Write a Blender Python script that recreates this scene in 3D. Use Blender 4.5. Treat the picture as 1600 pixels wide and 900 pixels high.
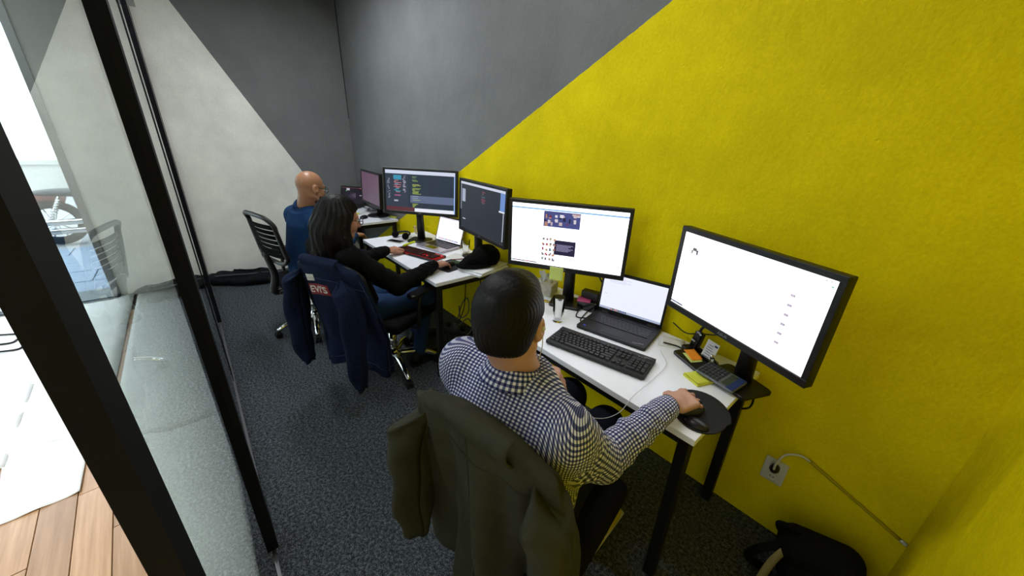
import bpy, bmesh, math, random
import numpy as np
from mathutils import Vector, Matrix, Euler
random.seed(7)
rng = np.random.default_rng(7)
for o in list(bpy.data.objects):
    bpy.data.objects.remove(o, do_unlink=True)
SC = bpy.context.scene
COL = SC.collection
R = math.radians
PI = math.pi

# ------------------------------------------------------------------ camera
cd = bpy.data.cameras.new('camera')
cam = bpy.data.objects.new('camera', cd)
COL.objects.link(cam)
cam.location = (5.04, -1.6544, 1.6)
cam.rotation_euler = (R(67.604), R(-2.172), R(49.593))
cd.sensor_width = 36
cd.lens = 567.64 / 1600 * 36
cd.clip_start = 0.005
cd.clip_end = 200
SC.camera = cam

# ------------------------------------------------------------------ world, lights, exposure
W = bpy.data.worlds.new('overcast_sky')
SC.world = W
W.use_nodes = True
bg = W.node_tree.nodes['Background']
bg.inputs[0].default_value = (0.80, 0.90, 1.0, 1)
bg.inputs[1].default_value = 7.0
SC.view_settings.view_transform = 'Standard'
SC.view_settings.look = 'None'
SC.view_settings.exposure = 0.0
SC.view_settings.gamma = 1.0
SC.view_settings.use_curve_mapping = False
LAMPS = [(1.75, -0.85, 2.93, 29.0), (3.70, -0.98, 2.93, 11.5)]


def area(name, loc, rot, sx, sy, power, col=(1, 1, 1)):
    l = bpy.data.lights.new(name, 'AREA')
    l.shape = 'RECTANGLE'
    l.size = sx
    l.size_y = sy
    l.energy = power
    l.color = col
    o = bpy.data.objects.new(name, l)
    o.location = loc
    o.rotation_euler = rot
    COL.objects.link(o)
    return o


for i, (lx, ly, lz, lp) in enumerate(LAMPS):
    area('ceiling_lamp_light', (lx, ly, lz - 0.05), (0, 0, 0), 1.15, 0.16, lp, (0.93, 0.97, 1.0))
area('corridor_fill_light', (3.3, -3.2, 2.88), (0, 0, 0), 1.8, 0.3, 80, (0.97, 0.98, 1.0))  # unseen fill light added to brighten the corridor beyond the glass


# ------------------------------------------------------------------ materials
def lin(h):
    if isinstance(h, str):
        h = h.lstrip('#')
        c = [int(h[i:i + 2], 16) / 255 for i in (0, 2, 4)]
        c = [x / 12.92 if x <= 0.04045 else ((x + 0.055) / 1.055) ** 2.4 for x in c]
        return (*c, 1)
    return (*h[:3], 1)


def sset(b, k, v):
    if k in b.inputs:
        b.inputs[k].default_value = v


def mat(name, col, rough=0.5, metal=0.0, spec=0.5, emit=None, es=0.0, trans=0.0, ior=1.45, noise=0.0, nscale=60, bump=0.0, bscale=120, coat=0.0, sheen=0.0):
    m = bpy.data.materials.new(name)
    m.use_nodes = True
    nt = m.node_tree
    b = nt.nodes['Principled BSDF']
    c = lin(col)
    sset(b, 'Base Color', c)
    sset(b, 'Roughness', rough)
    sset(b, 'Metallic', metal)
    sset(b, 'Specular IOR Level', spec)
    sset(b, 'Transmission Weight', trans)
    sset(b, 'IOR', ior)
    sset(b, 'Coat Weight', coat)
    sset(b, 'Sheen Weight', sheen)
    if emit is not None:
        sset(b, 'Emission Color', lin(emit))
        sset(b, 'Emission Strength', es)
    tc = None
    if noise > 0 or bump > 0:
        tc = nt.nodes.new('ShaderNodeTexCoord')
    if noise > 0:
        n = nt.nodes.new('ShaderNodeTexNoise')
        n.inputs['Scale'].default_value = nscale
        n.inputs['Detail'].default_value = 4
        nt.links.new(tc.outputs['Object'], n.inputs['Vector'])
        r = nt.nodes.new('ShaderNodeMapRange')
        r.inputs[1].default_value = 0.3
        r.inputs[2].default_value = 0.7
        r.inputs[3].default_value = 1 - noise
        r.inputs[4].default_value = 1 + noise
        nt.links.new(n.outputs[0], r.inputs[0])
        mx = nt.nodes.new('ShaderNodeVectorMath')
        mx.operation = 'SCALE'
        mx.inputs[0].default_value = c[:3]
        nt.links.new(r.outputs[0], mx.inputs['Scale'])
        nt.links.new(mx.outputs[0], b.inputs['Base Color'])
    if bump > 0:
        n = nt.nodes.new('ShaderNodeTexNoise')
        n.inputs['Scale'].default_value = bscale
        n.inputs['Detail'].default_value = 5
        nt.links.new(tc.outputs['Object'], n.inputs['Vector'])
        bp = nt.nodes.new('ShaderNodeBump')
        bp.inputs['Strength'].default_value = bump
        bp.inputs['Distance'].default_value = 0.01
        nt.links.new(n.outputs[0], bp.inputs['Height'])
        nt.links.new(bp.outputs[0], b.inputs['Normal'])
    return m


class NT:
    """small node-graph helper"""

    def __init__(s, m):
        s.nt = m.node_tree
        s.b = s.nt.nodes['Principled BSDF']

    def n(s, t, **kw):
        x = s.nt.nodes.new('ShaderNode' + t)
        for k, v in kw.items():
            setattr(x, k, v)
        return x

    def l(s, a, b):
        s.nt.links.new(a, b)

    def math(s, op, a, b=None, c=None):
        x = s.n('Math', operation=op)
        for i, v in enumerate((a, b, c)):
            if v is None:
                continue
            if isinstance(v, (int, float)):
                x.inputs[i].default_value = v
            else:
                s.l(v, x.inputs[i])
        return x.outputs[0]

    def mix(s, f, a, b):
        x = s.n('Mix', data_type='RGBA')
        for i, v in ((0, f), (6, a), (7, b)):
            if isinstance(v, (int, float)):
                x.inputs[i].default_value = v
            elif isinstance(v, tuple):
                x.inputs[i].default_value = v
            else:
                s.l(v, x.inputs[i])
        return x.outputs[2]

    def noise(s, vec, scale, detail=4, rough=0.5):
        x = s.n('TexNoise')
        x.inputs['Scale'].default_value = scale
        x.inputs['Detail'].default_value = detail
        x.inputs['Roughness'].default_value = rough
        if vec is not None:
            s.l(vec, x.inputs['Vector'])
        return x.outputs[0]

    def rng(s, v, a, b, c, d):
        x = s.n('MapRange')
        s.l(v, x.inputs[0])
        for i, q in enumerate((a, b, c, d)):
            x.inputs[i + 1].default_value = q
        return x.outputs[0]

    def bump(s, h, strength, dist):
        x = s.n('Bump')
        x.inputs['Strength'].default_value = strength
        x.inputs['Distance'].default_value = dist
        s.l(h, x.inputs['Height'])
        return x


def paint_wall(name, ca, cb, axis, k, c0, jag=0.004):
    """painted concrete: colour ca below the line z = k*axis + c0, colour cb above it"""
    m = mat(name, ca, 0.7, spec=0.15)
    g = NT(m)
    geo = g.n('NewGeometry')
    sep = g.n('SeparateXYZ')
    g.l(geo.outputs['Position'], sep.inputs[0])
    t = g.math('MULTIPLY_ADD', sep.outputs[axis], k, c0)
    nz = g.rng(g.noise(geo.outputs['Position'], 25, 2), 0, 1, -jag, jag)
    d = g.math('SUBTRACT', g.math('ADD', sep.outputs[2], nz), t)
    f = g.math('GREATER_THAN', d, 0.0)
    # broad mottling and small stains
    big = g.rng(g.noise(geo.outputs['Position'], 2.3, 6, 0.6), 0.3, 0.7, 0.86, 1.1)
    fine = g.rng(g.noise(geo.outputs['Position'], 90, 3), 0.3, 0.7, 0.94, 1.05)
    mul = g.math('MULTIPLY', big, fine)
    col = g.mix(f, lin(ca), lin(cb))
    sc = g.n('VectorMath', operation='SCALE')
    g.l(col, sc.inputs[0])
    g.l(mul, sc.inputs['Scale'])
    g.l(sc.outputs[0], g.b.inputs['Base Color'])
    # relief: trowel unevenness, pits
    mp = g.n('Mapping')
    mp.inputs['Scale'].default_value = (1, 1, 0.55)
    g.l(geo.outputs['Position'], mp.inputs[0])
    h1 = g.noise(mp.outputs[0], 14, 6, 0.62)
    v = g.n('TexVoronoi')
    v.inputs['Scale'].default_value = 26
    g.l(geo.outputs['Position'], v.inputs['Vector'])
    pit = g.rng(v.outputs['Distance'], 0.0, 0.13, -1.0, 0.0)
    pm = g.math('MULTIPLY', pit, g.rng(g.noise(geo.outputs['Position'], 5, 2), 0.52, 0.62, 0.0, 1.0))
    h = g.math('ADD', h1, g.math('MULTIPLY', pm, 0.35))
    bp = g.bump(h, 0.35, 0.02)
    g.l(bp.outputs[0], g.b.inputs['Normal'])
    return m


YEL = '#e6d200'
GRY = '#767879'
WHT = '#f0f0ea'
M = {}
M['wall_long'] = paint_wall('yellow_grey_wall_paint', YEL, GRY, 0, 0.5, 0.106)
M['wall_far'] = paint_wall('white_grey_wall_paint', WHT, GRY, 1, -1.785, 0.05)
M['wall_near'] = paint_wall('yellow_wall_paint', YEL, YEL, 0, 0, 9)
M['white_plaster'] = mat('white_plaster', '#c6c7c4', 0.8, noise=0.05, nscale=4, bump=0.1, bscale=40)
M['ceiling'] = mat('ceiling_paint', '#6f7072', 0.9)
M['alu_black'] = mat('black_anodised_aluminium', '#0f0f15', 0.6, 0.0, spec=0.15, noise=0.1, nscale=30)
M['alu_grey'] = mat('grey_aluminium', '#8b8d8f', 0.35, 0.7)
M['black_steel'] = mat('black_powder_coated_steel', '#0c0c0d', 0.5, 0.2)
M['laminate'] = mat('white_laminate', '#f2f4ff', 0.38, noise=0.015, nscale=9)
M['laminate_edge'] = mat('laminate_edge_band', '#b9a66a', 0.6)
M['black_plastic'] = mat('black_plastic', '#101012', 0.42)
M['black_gloss'] = mat('glossy_black_plastic', '#08080a', 0.16, coat=0.3)
M['dark_plastic'] = mat('charcoal_plastic', '#1c1c1f', 0.5, noise=0.08, nscale=200)
M['key'] = mat('key_cap_plastic', '#26262a', 0.45)
M['legend'] = mat('key_legend_print', '#a9abb0', 0.6)
M['rubber'] = mat('black_rubber', '#0a0a0a', 0.8)
M['chrome'] = mat('chrome', '#d6d6d8', 0.12, 1.0)
M['silver'] = mat('silver_aluminium', '#b9b3c2', 0.35, 0.75)
M['mesh_black'] = mat('black_chair_fabric', '#0b0b0d', 0.85, spec=0.15, bump=0.3, bscale=400)
M['white_plastic'] = mat('white_plastic', '#d5d5d2', 0.4)
M['paper'] = mat('white_paper', '#dedede', 0.85)
M['yellow_note'] = mat('yellow_sticky_paper', '#d9dc4e', 0.8)
M['lime_note'] = mat('pale_green_sticky_paper', '#c9d77a', 0.8)
M['orange_note'] = mat('orange_sticky_paper', '#e88a14', 0.8)
M['pink_note'] = mat('pink_sticky_paper', '#b5487e', 0.8)
M['blue_note'] = mat('blue_sticky_paper', '#3a43a8', 0.8)
M['skin_a'] = mat('skin_light', '#b98a74', 0.5, noise=0.06, nscale=35, bump=0.08, bscale=300)
M['skin_b'] = mat('skin_warm', '#b3806a', 0.5, noise=0.06, nscale=35, bump=0.08, bscale=300)
M['skin_c'] = mat('skin_tan', '#a8795c', 0.36, noise=0.07, nscale=30, bump=0.06, bscale=300)
M['beard'] = mat('dark_beard_hair', '#1d1512', 0.7, bump=0.5, bscale=500)
M['eye'] = mat('eye_white', '#d8d4cc', 0.2)
M['iris'] = mat('dark_iris', '#21140c', 0.2)
M['lens_glass'] = mat('spectacle_lens', '#ffffff', 0.02, trans=1.0, ior=1.05)
M['frame_black'] = mat('black_acetate', '#0b0a0a', 0.3)
M['jeans_navy'] = mat('navy_trouser_cloth', '#10131f', 0.85, spec=0.15, noise=0.15, nscale=300)
M['jeans_blue'] = mat('blue_jeans_cloth', '#243a5e', 0.85, spec=0.15, noise=0.2, nscale=250, bump=0.2, bscale=500)
M['knit_black'] = mat('black_knit', '#0a0a0b', 0.9, spec=0.15, bump=0.4, bscale=350)
M['knit_blue'] = mat('blue_sweater_knit', '#1d3a63', 0.9, spec=0.15, noise=0.12, nscale=120, bump=0.35, bscale=300)
M['olive'] = mat('olive_cotton', '#37372c', 0.88, spec=0.15, noise=0.12, nscale=22, bump=0.25, bscale=260)
M['denim'] = mat('indigo_denim', '#131d36', 0.86, spec=0.15, noise=0.3, nscale=70, bump=0.35, bscale=450)
M['denim_seam'] = mat('denim_seam_thread', '#34425f', 0.85)
M['brass'] = mat('brass_button', '#9a7b4a', 0.35, 0.9)
M['red_print'] = mat('red_print', '#7c1d26', 0.8)
M['white_print'] = mat('white_print', '#c9c6c0', 0.8)
M['shoe_white'] = mat('shoe_white', '#c8c6ba', 0.6)
M['shoe_yellow'] = mat('shoe_yellow', '#c7b51c', 0.6)
M['shoe_black'] = mat('black_shoe_leather', '#0d0d0e', 0.5)
M['nylon'] = mat('black_nylon', '#0b0b0c', 0.75, spec=0.15, bump=0.3, bscale=300)
M['bag_cloth'] = mat('dark_bag_cloth', '#17181c', 0.8, spec=0.15, bump=0.4, bscale=120)
M['bag_trim'] = mat('grey_bag_trim', '#3a4046', 0.6)
M['webbing'] = mat('beige_webbing', '#8a7f55', 0.8)
M['cap'] = mat('black_fleece', '#070708', 0.95, spec=0.15, bump=0.6, bscale=220)
M['glass'] = mat('clear_glass', '#ffffff', 0.0, trans=1.0, ior=1.10)
M['pane'] = mat('green_tinted_pane_glass', '#e6f2ec', 0.0, trans=1.0, ior=1.5)
M['acrylic'] = mat('clear_acrylic', '#f2f4f4', 0.05, trans=1.0, ior=1.4)
M['tissue_box'] = mat('tissue_box_card', '#bdb9ae', 0.7, noise=0.18, nscale=45)
M['figure'] = mat('cream_figurine', '#c9b183', 0.5)
M['red_glow'] = mat('red_backlight', '#5a0508', 0.4, emit='#ff1420', es=0.5)
M['dark_red_key'] = mat('key_with_red_legend', '#16080a', 0.5, emit='#c01020', es=0.02)
M['calc_body'] = mat('calculator_grey', '#6a6f78', 0.4, 0.3)
M['calc_key'] = mat('calculator_key', '#2e3238', 0.5)
M['lcd'] = mat('lcd_grey', '#39433d', 0.25)
M['calc_blue'] = mat('calculator_blue', '#2a3a6c', 0.4)
M['lamp_glow'] = mat('lamp_diffuser', '#f5f5f0', 0.5, emit='#fff6e8', es=4.0)
M['motor_red'] = mat('motorcycle_red_paint', '#7a3a34', 0.3, coat=0.5)
M['motor_black'] = mat('motorcycle_black', '#23272c', 0.5)
M['street_wall'] = mat('pale_street_wall', '#b9b7b2', 0.9, noise=0.05, nscale=2)
M['asphalt'] = mat('pale_asphalt', '#9a9a9c', 0.9, noise=0.1, nscale=20)
M['slab'] = mat('blue_grey_pavement_slab', '#7d8a9e', 0.7, noise=0.12, nscale=9, bump=0.2, bscale=40)
M['slab_joint'] = mat('pavement_joint', '#4b525c', 0.9)
M['threshold'] = mat('dark_metal_threshold', '#3d4648', 0.4, 0.5)
M['floor_under'] = mat('subfloor', '#5b4a38', 0.9)
M['sheet'] = mat('crumpled_white_floor_paper', '#f0f0ec', 0.55, noise=0.05, nscale=6, bump=0.4, bscale=14)
M['cable'] = mat('black_cable', '#0a0a0a', 0.5)
M['cable_white'] = mat('white_cable', '#cfcdd0', 0.5)
M['cable_grey'] = mat('grey_cable', '#5d6066', 0.5)
M['conduit'] = mat('yellow_painted_conduit', '#b3a300', 0.6)
M['mat_black'] = mat('black_mouse_mat_cloth', '#161618', 0.8, bump=0.2, bscale=600)
M['mat_green'] = mat('green_mouse_mat', '#2c4a2c', 0.8)
M['gel'] = mat('black_gel_rest', '#1a1a1c', 0.35)
M['lime_pen'] = mat('lime_highlighter', '#d0e01a', 0.4)
M['orange_pen'] = mat('orange_pencil', '#d98418', 0.5)
M['wood_pencil'] = mat('yellow_pen', '#c8b93a', 0.5)

# carpet
m = mat('charcoal_loop_carpet', '#2b2f36', 0.95, spec=0.1)
g = NT(m)
geo = g.n('NewGeometry')
n1 = g.noise(geo.outputs['Position'], 230, 3, 0.7)
n2 = g.noise(geo.outputs['Position'], 75, 3, 0.6)
nn = g.math('ADD', g.math('MULTIPLY', n1, 0.6), g.math('MULTIPLY', n2, 0.4))
cr = g.n('ValToRGB')
cr.color_ramp.elements[0].position = 0.40
cr.color_ramp.elements[0].color = lin('#1c1f23')
cr.color_ramp.elements[1].position = 0.62
cr.color_ramp.elements[1].color = lin('#80868d')
e = cr.color_ramp.elements.new(0.5)
e.color = lin('#42474d')
g.l(nn, cr.inputs[0])
g.l(cr.outputs[0], g.b.inputs['Base Color'])
g.l(g.bump(nn, 0.9, 0.012).outputs[0], g.b.inputs['Normal'])
M['carpet'] = m

# wood planks
def wood(name, a, b):
    m = mat(name, a, 0.42)
    g = NT(m)
    tc = g.n('TexCoord')
    oi = g.n('ObjectInfo')
    mp = g.n('Mapping')
    mp.inputs['Scale'].default_value = (1.2, 22, 22)
    ad = g.n('VectorMath', operation='ADD')
    g.l(tc.outputs['Object'], ad.inputs[0])
    g.l(oi.outputs['Random'], ad.inputs[1])
    g.l(ad.outputs[0], mp.inputs[0])
    w = g.noise(mp.outputs[0], 2.0, 6, 0.6)
    c = g.mix(g.rng(w, 0.3, 0.7, 0, 1), lin(a), lin(b))
    sc = g.n('VectorMath', operation='SCALE')
    g.l(c, sc.inputs[0])
    g.l(g.rng(oi.outputs['Random'], 0, 1, 0.78, 1.12), sc.inputs['Scale'])
    g.l(sc.outputs[0], g.b.inputs['Base Color'])
    g.l(g.bump(w, 0.15, 0.003).outputs[0], g.b.inputs['Normal'])
    return m


M['plank'] = wood('oak_floor_board', '#c9a27c', '#a8825c')


# gingham shirt: checks follow the cloth through a vertex attribute
m = mat('blue_gingham_cotton', '#ffffff', 0.85, spec=0.2)
g = NT(m)
at = g.n('Attribute')
at.attribute_name = 'weave'
sep = g.n('SeparateXYZ')
g.l(at.outputs['Vector'], sep.inputs[0])
PER = 0.0118


def stripe(v):
    f = g.math('FRACT', g.math('DIVIDE', v, PER))
    a = g.math('ABSOLUTE', g.math('SUBTRACT', f, 0.5))
    return g.rng(a, 0.21, 0.29, 1.0, 0.0)


su = stripe(sep.outputs[0])
sv = stripe(sep.outputs[1])
both = g.math('MULTIPLY', su, sv)
one = g.math('MAXIMUM', su, sv)
c = g.mix(one, lin('#e4e2ec'), lin('#62668f'))
c = g.mix(both, c, lin('#1a2150'))
g.l(c, g.b.inputs['Base Color'])
tc = g.n('TexCoord')
g.l(g.bump(g.noise(tc.outputs['Object'], 38, 5, 0.6), 0.35, 0.02).outputs[0], g.b.inputs['Normal'])
M['gingham'] = m

# hair
def hairmat(name, a, b, sc=(140, 140, 10)):
    m = mat(name, a, 0.5, spec=0.2)
    g = NT(m)
    tc = g.n('TexCoord')
    mp = g.n('Mapping')
    mp.inputs['Scale'].default_value = sc
    g.l(tc.outputs['Object'], mp.inputs[0])
    w = g.noise(mp.outputs[0], 2.0, 5, 0.6)
    g.l(g.mix(g.rng(w, 0.3, 0.7, 0, 1), lin(a), lin(b)), g.b.inputs['Base Color'])
    g.l(g.bump(w, 0.3, 0.003).outputs[0], g.b.inputs['Normal'])
    return m


M['hair_a'] = hairmat('short_black_hair', '#050404', '#0e0b0a', (170, 30, 60))
M['hair_b'] = hairmat('long_dark_brown_hair', '#040303', '#0f0a08')
M['stubble'] = mat('shaved_scalp_shadow', '#7d604c', 0.5)

# screens: colours come from a face colour attribute on the panel
m = mat('lit_screen_panel', '#000000', 0.25, spec=0.3)
g = NT(m)
at = g.n('Attribute')
at.attribute_name = 'pix'
g.l(at.outputs['Color'], g.b.inputs['Emission Color'])
g.b.inputs['Emission Strength'].default_value = 1.0
M['screen'] = m


# ------------------------------------------------------------------ mesh helpers
def link(name, me, material=None, parent=None, loc=None, rot=None):
    o = bpy.data.objects.new(name, me)
    COL.objects.link(o)
    if material is not None:
        me.materials.append(M[material] if isinstance(material, str) else material)
    if parent is not None:
        o.parent = parent
    if loc is not None:
        o.location = loc
    if rot is not None:
        o.rotation_euler = rot
    return o


def obj(name, bm, material=None, parent=None, loc=None, rot=None, smooth=False, recalc=True):
    if recalc:
        bmesh.ops.recalc_face_normals(bm, faces=bm.faces)
    me = bpy.data.meshes.new(name)
    bm.to_mesh(me)
    bm.free()
    if smooth:
        me.shade_smooth()
    return link(name, me, material, parent, loc, rot)


def BM():
    return bmesh.new()


def mtx(loc=(0, 0, 0), rot=(0, 0, 0)):
    return Matrix.Translation(loc) @ Euler(rot).to_matrix().to_4x4()


def box(bm, c, s, rot=(0, 0, 0), bev=0.0, seg=2, mt=None):
    r = bmesh.ops.create_cube(bm, size=1)
    vs = r['verts']
    bmesh.ops.scale(bm, vec=s, verts=vs)
    if bev > 0:
        es = list({e for v in vs for e in v.link_edges})
        rr = bmesh.ops.bevel(bm, geom=es, offset=min(bev, min(s) * 0.49), segments=seg, profile=0.5, affect='EDGES')
        vs = [v for v in bm.verts if v.is_valid and (v in set(rr['verts']) or v in set(vs))] if False else list({v for f in rr['faces'] for v in f.verts} | {v for v in vs if v.is_valid})
    T = mtx(c, rot)
    if mt is not None:
        T = mt @ T
    bmesh.ops.transform(bm, matrix=T, verts=vs)
    return vs


def rslab(bm, c, sx, sy, sz, rad, seg=5, rot=(0, 0, 0), bev=0.0):
    """slab with rounded corners in plan"""
    pts = []
    for (qx, qy, a0) in ((1, 1, 0), (-1, 1, 90), (-1, -1, 180), (1, -1, 270)):
        for i in range(seg + 1):
            a = R(a0 + 90 * i / seg)
            pts.append((qx * (sx / 2 - rad) + rad * math.cos(a), qy * (sy / 2 - rad) + rad * math.sin(a)))
    T = mtx(c, rot)
    rings = []
    lv = [(-sz / 2, 0), (sz / 2, 0)] if bev <= 0 else [(-sz / 2, bev), (-sz / 2 + bev, 0), (sz / 2 - bev, 0), (sz / 2, bev)]
    for z, ins in lv:
        k = [(x * (1 - ins / (sx / 2)), y * (1 - ins / (sy / 2))) for x, y in pts]
        rings.append([bm.verts.new(T @ Vector((x, y, z))) for x, y in k])
    n = len(pts)
    for a, b in zip(rings, rings[1:]):
        for i in range(n):
            bm.faces.new((a[i], a[(i + 1) % n], b[(i + 1) % n], b[i]))
    bm.faces.new(rings[0][::-1])
    bm.faces.new(rings[-1])


def smoothpath(pts, n=8):
    """Catmull-Rom through the points"""
    P = [Vector(p) for p in pts]
    if len(P) < 3:
        return P
    out = []
    for i in range(len(P) - 1):
        p0 = P[i - 1] if i > 0 else P[i] * 2 - P[i + 1]
        p1, p2 = P[i], P[i + 1]
        p3 = P[i + 2] if i + 2 < len(P) else P[i + 1] * 2 - P[i]
        for k in range(n):
            t = k / n
            out.append(0.5 * ((2 * p1) + (p2 - p0) * t + (2 * p0 - 5 * p1 + 4 * p2 - p3) * t * t + (3 * p1 - p0 - 3 * p2 + p3) * t ** 3))
    out.append(P[-1])
    return out


def tube(bm, pts, r, seg=8, caps=True):
    P = [Vector(p) for p in pts]
    n = len(P)
    rad = r if isinstance(r, (list, tuple)) else [r] * n
    if len(rad) != n:
        rad = list(np.interp(np.linspace(0, 1, n), np.linspace(0, 1, len(rad)), rad))
    t0 = (P[1] - P[0]).normalized()
    up = Vector((0, 0, 1)) if abs(t0.z) < 0.9 else Vector((1, 0, 0))
    nx = t0.cross(up).normalized()
    rings = []
    for i in range(n):
        t = (P[min(i + 1, n - 1)] - P[max(i - 1, 0)])
        t = t.normalized() if t.length > 1e-9 else t0
        nx = (nx - t * nx.dot(t))
        nx = nx.normalized() if nx.length > 1e-6 else t.orthogonal().normalized()
        ny = t.cross(nx)
        rings.append([bm.verts.new(P[i] + (nx * math.cos(2 * PI * k / seg) + ny * math.sin(2 * PI * k / seg)) * rad[i]) for k in range(seg)])
    for a, b in zip(rings, rings[1:]):
        for k in range(seg):
            bm.faces.new((a[k], a[(k + 1) % seg], b[(k + 1) % seg], b[k]))
    if caps:
        bm.faces.new(rings[0][::-1])
        bm.faces.new(rings[-1])


def lathe(bm, prof, seg=24, T=None):
    """prof: (radius, z) from bottom to top"""
    rings = []
    for (r, z) in prof:
        ring = []
        for k in range(seg):
            v = Vector((r * math.cos(2 * PI * k / seg), r * math.sin(2 * PI * k / seg), z))
            ring.append(bm.verts.new(T @ v if T is not None else v))
        rings.append(ring)
    for a, b in zip(rings, rings[1:]):
        for k in range(seg):
            bm.faces.new((a[k], a[(k + 1) % seg], b[(k + 1) % seg], b[k]))
    bm.faces.new(rings[0][::-1])
    bm.faces.new(rings[-1])


def cyl(bm, a, b, r, seg=12):
    tube(bm, [a, b], r, seg)


def sphere(bm, c, r, seg=12, scale=(1, 1, 1)):
    res = bmesh.ops.create_uvsphere(bm, u_segments=seg, v_segments=max(6, seg // 2), radius=r)
    bmesh.ops.transform(bm, matrix=Matrix.Translation(c) @ Matrix.Diagonal((*scale, 1)), verts=res['verts'])


def grid_mesh(name, nu, nv, fn, material, parent=None, thick=0.0, smooth=True):
    """surface from fn(u,v) -> (x,y,z)"""
    vs = [fn(i / (nu - 1), j / (nv - 1)) for j in range(nv) for i in range(nu)]
    fs = [(j * nu + i, j * nu + i + 1, (j + 1) * nu + i + 1, (j + 1) * nu + i) for j in range(nv - 1) for i in range(nu - 1)]
    me = bpy.data.meshes.new(name)
    me.from_pydata([tuple(v) for v in vs], [], fs)
    if smooth:
        me.shade_smooth()
    o = link(name, me, material, parent)
    if thick > 0:
        md = o.modifiers.new('thickness', 'SOLIDIFY')
        md.thickness = thick
        md.offset = 0
    return o


def empty(name, loc, rz=0.0):
    o = bpy.data.objects.new(name, None)
    o.empty_display_size = 0.1
    o.location = loc
    o.rotation_euler = (0, 0, rz)
    COL.objects.link(o)
    return o


def tag(o, label, cat, group=None):
    o['label'] = label
    o['category'] = cat
    if group:
        o['group'] = group
    return o


def struct(o):
    o['kind'] = 'structure'
    return o


def text_mesh(name, s, size, material, parent, loc, rot, extr=0.0004, align='CENTER', sx=1.0, bold=0.0):
    c = bpy.data.curves.new(name, 'FONT')
    c.body = s
    c.size = size
    c.extrude = extr
    c.align_x = align
    c.align_y = 'CENTER'
    c.offset = bold
    c.resolution_u = 3
    t = bpy.data.objects.new('tmp_text', c)
    COL.objects.link(t)
    bpy.context.view_layer.update()
    me = bpy.data.meshes.new_from_object(t.evaluated_get(bpy.context.evaluated_depsgraph_get()))
    bpy.data.objects.remove(t, do_unlink=True)
    bpy.data.curves.remove(c)
    me.name = name
    me.materials.clear()
    o = link(name, me, material, parent, loc, rot)
    o.scale = (sx, 1, 1)
    return o


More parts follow.
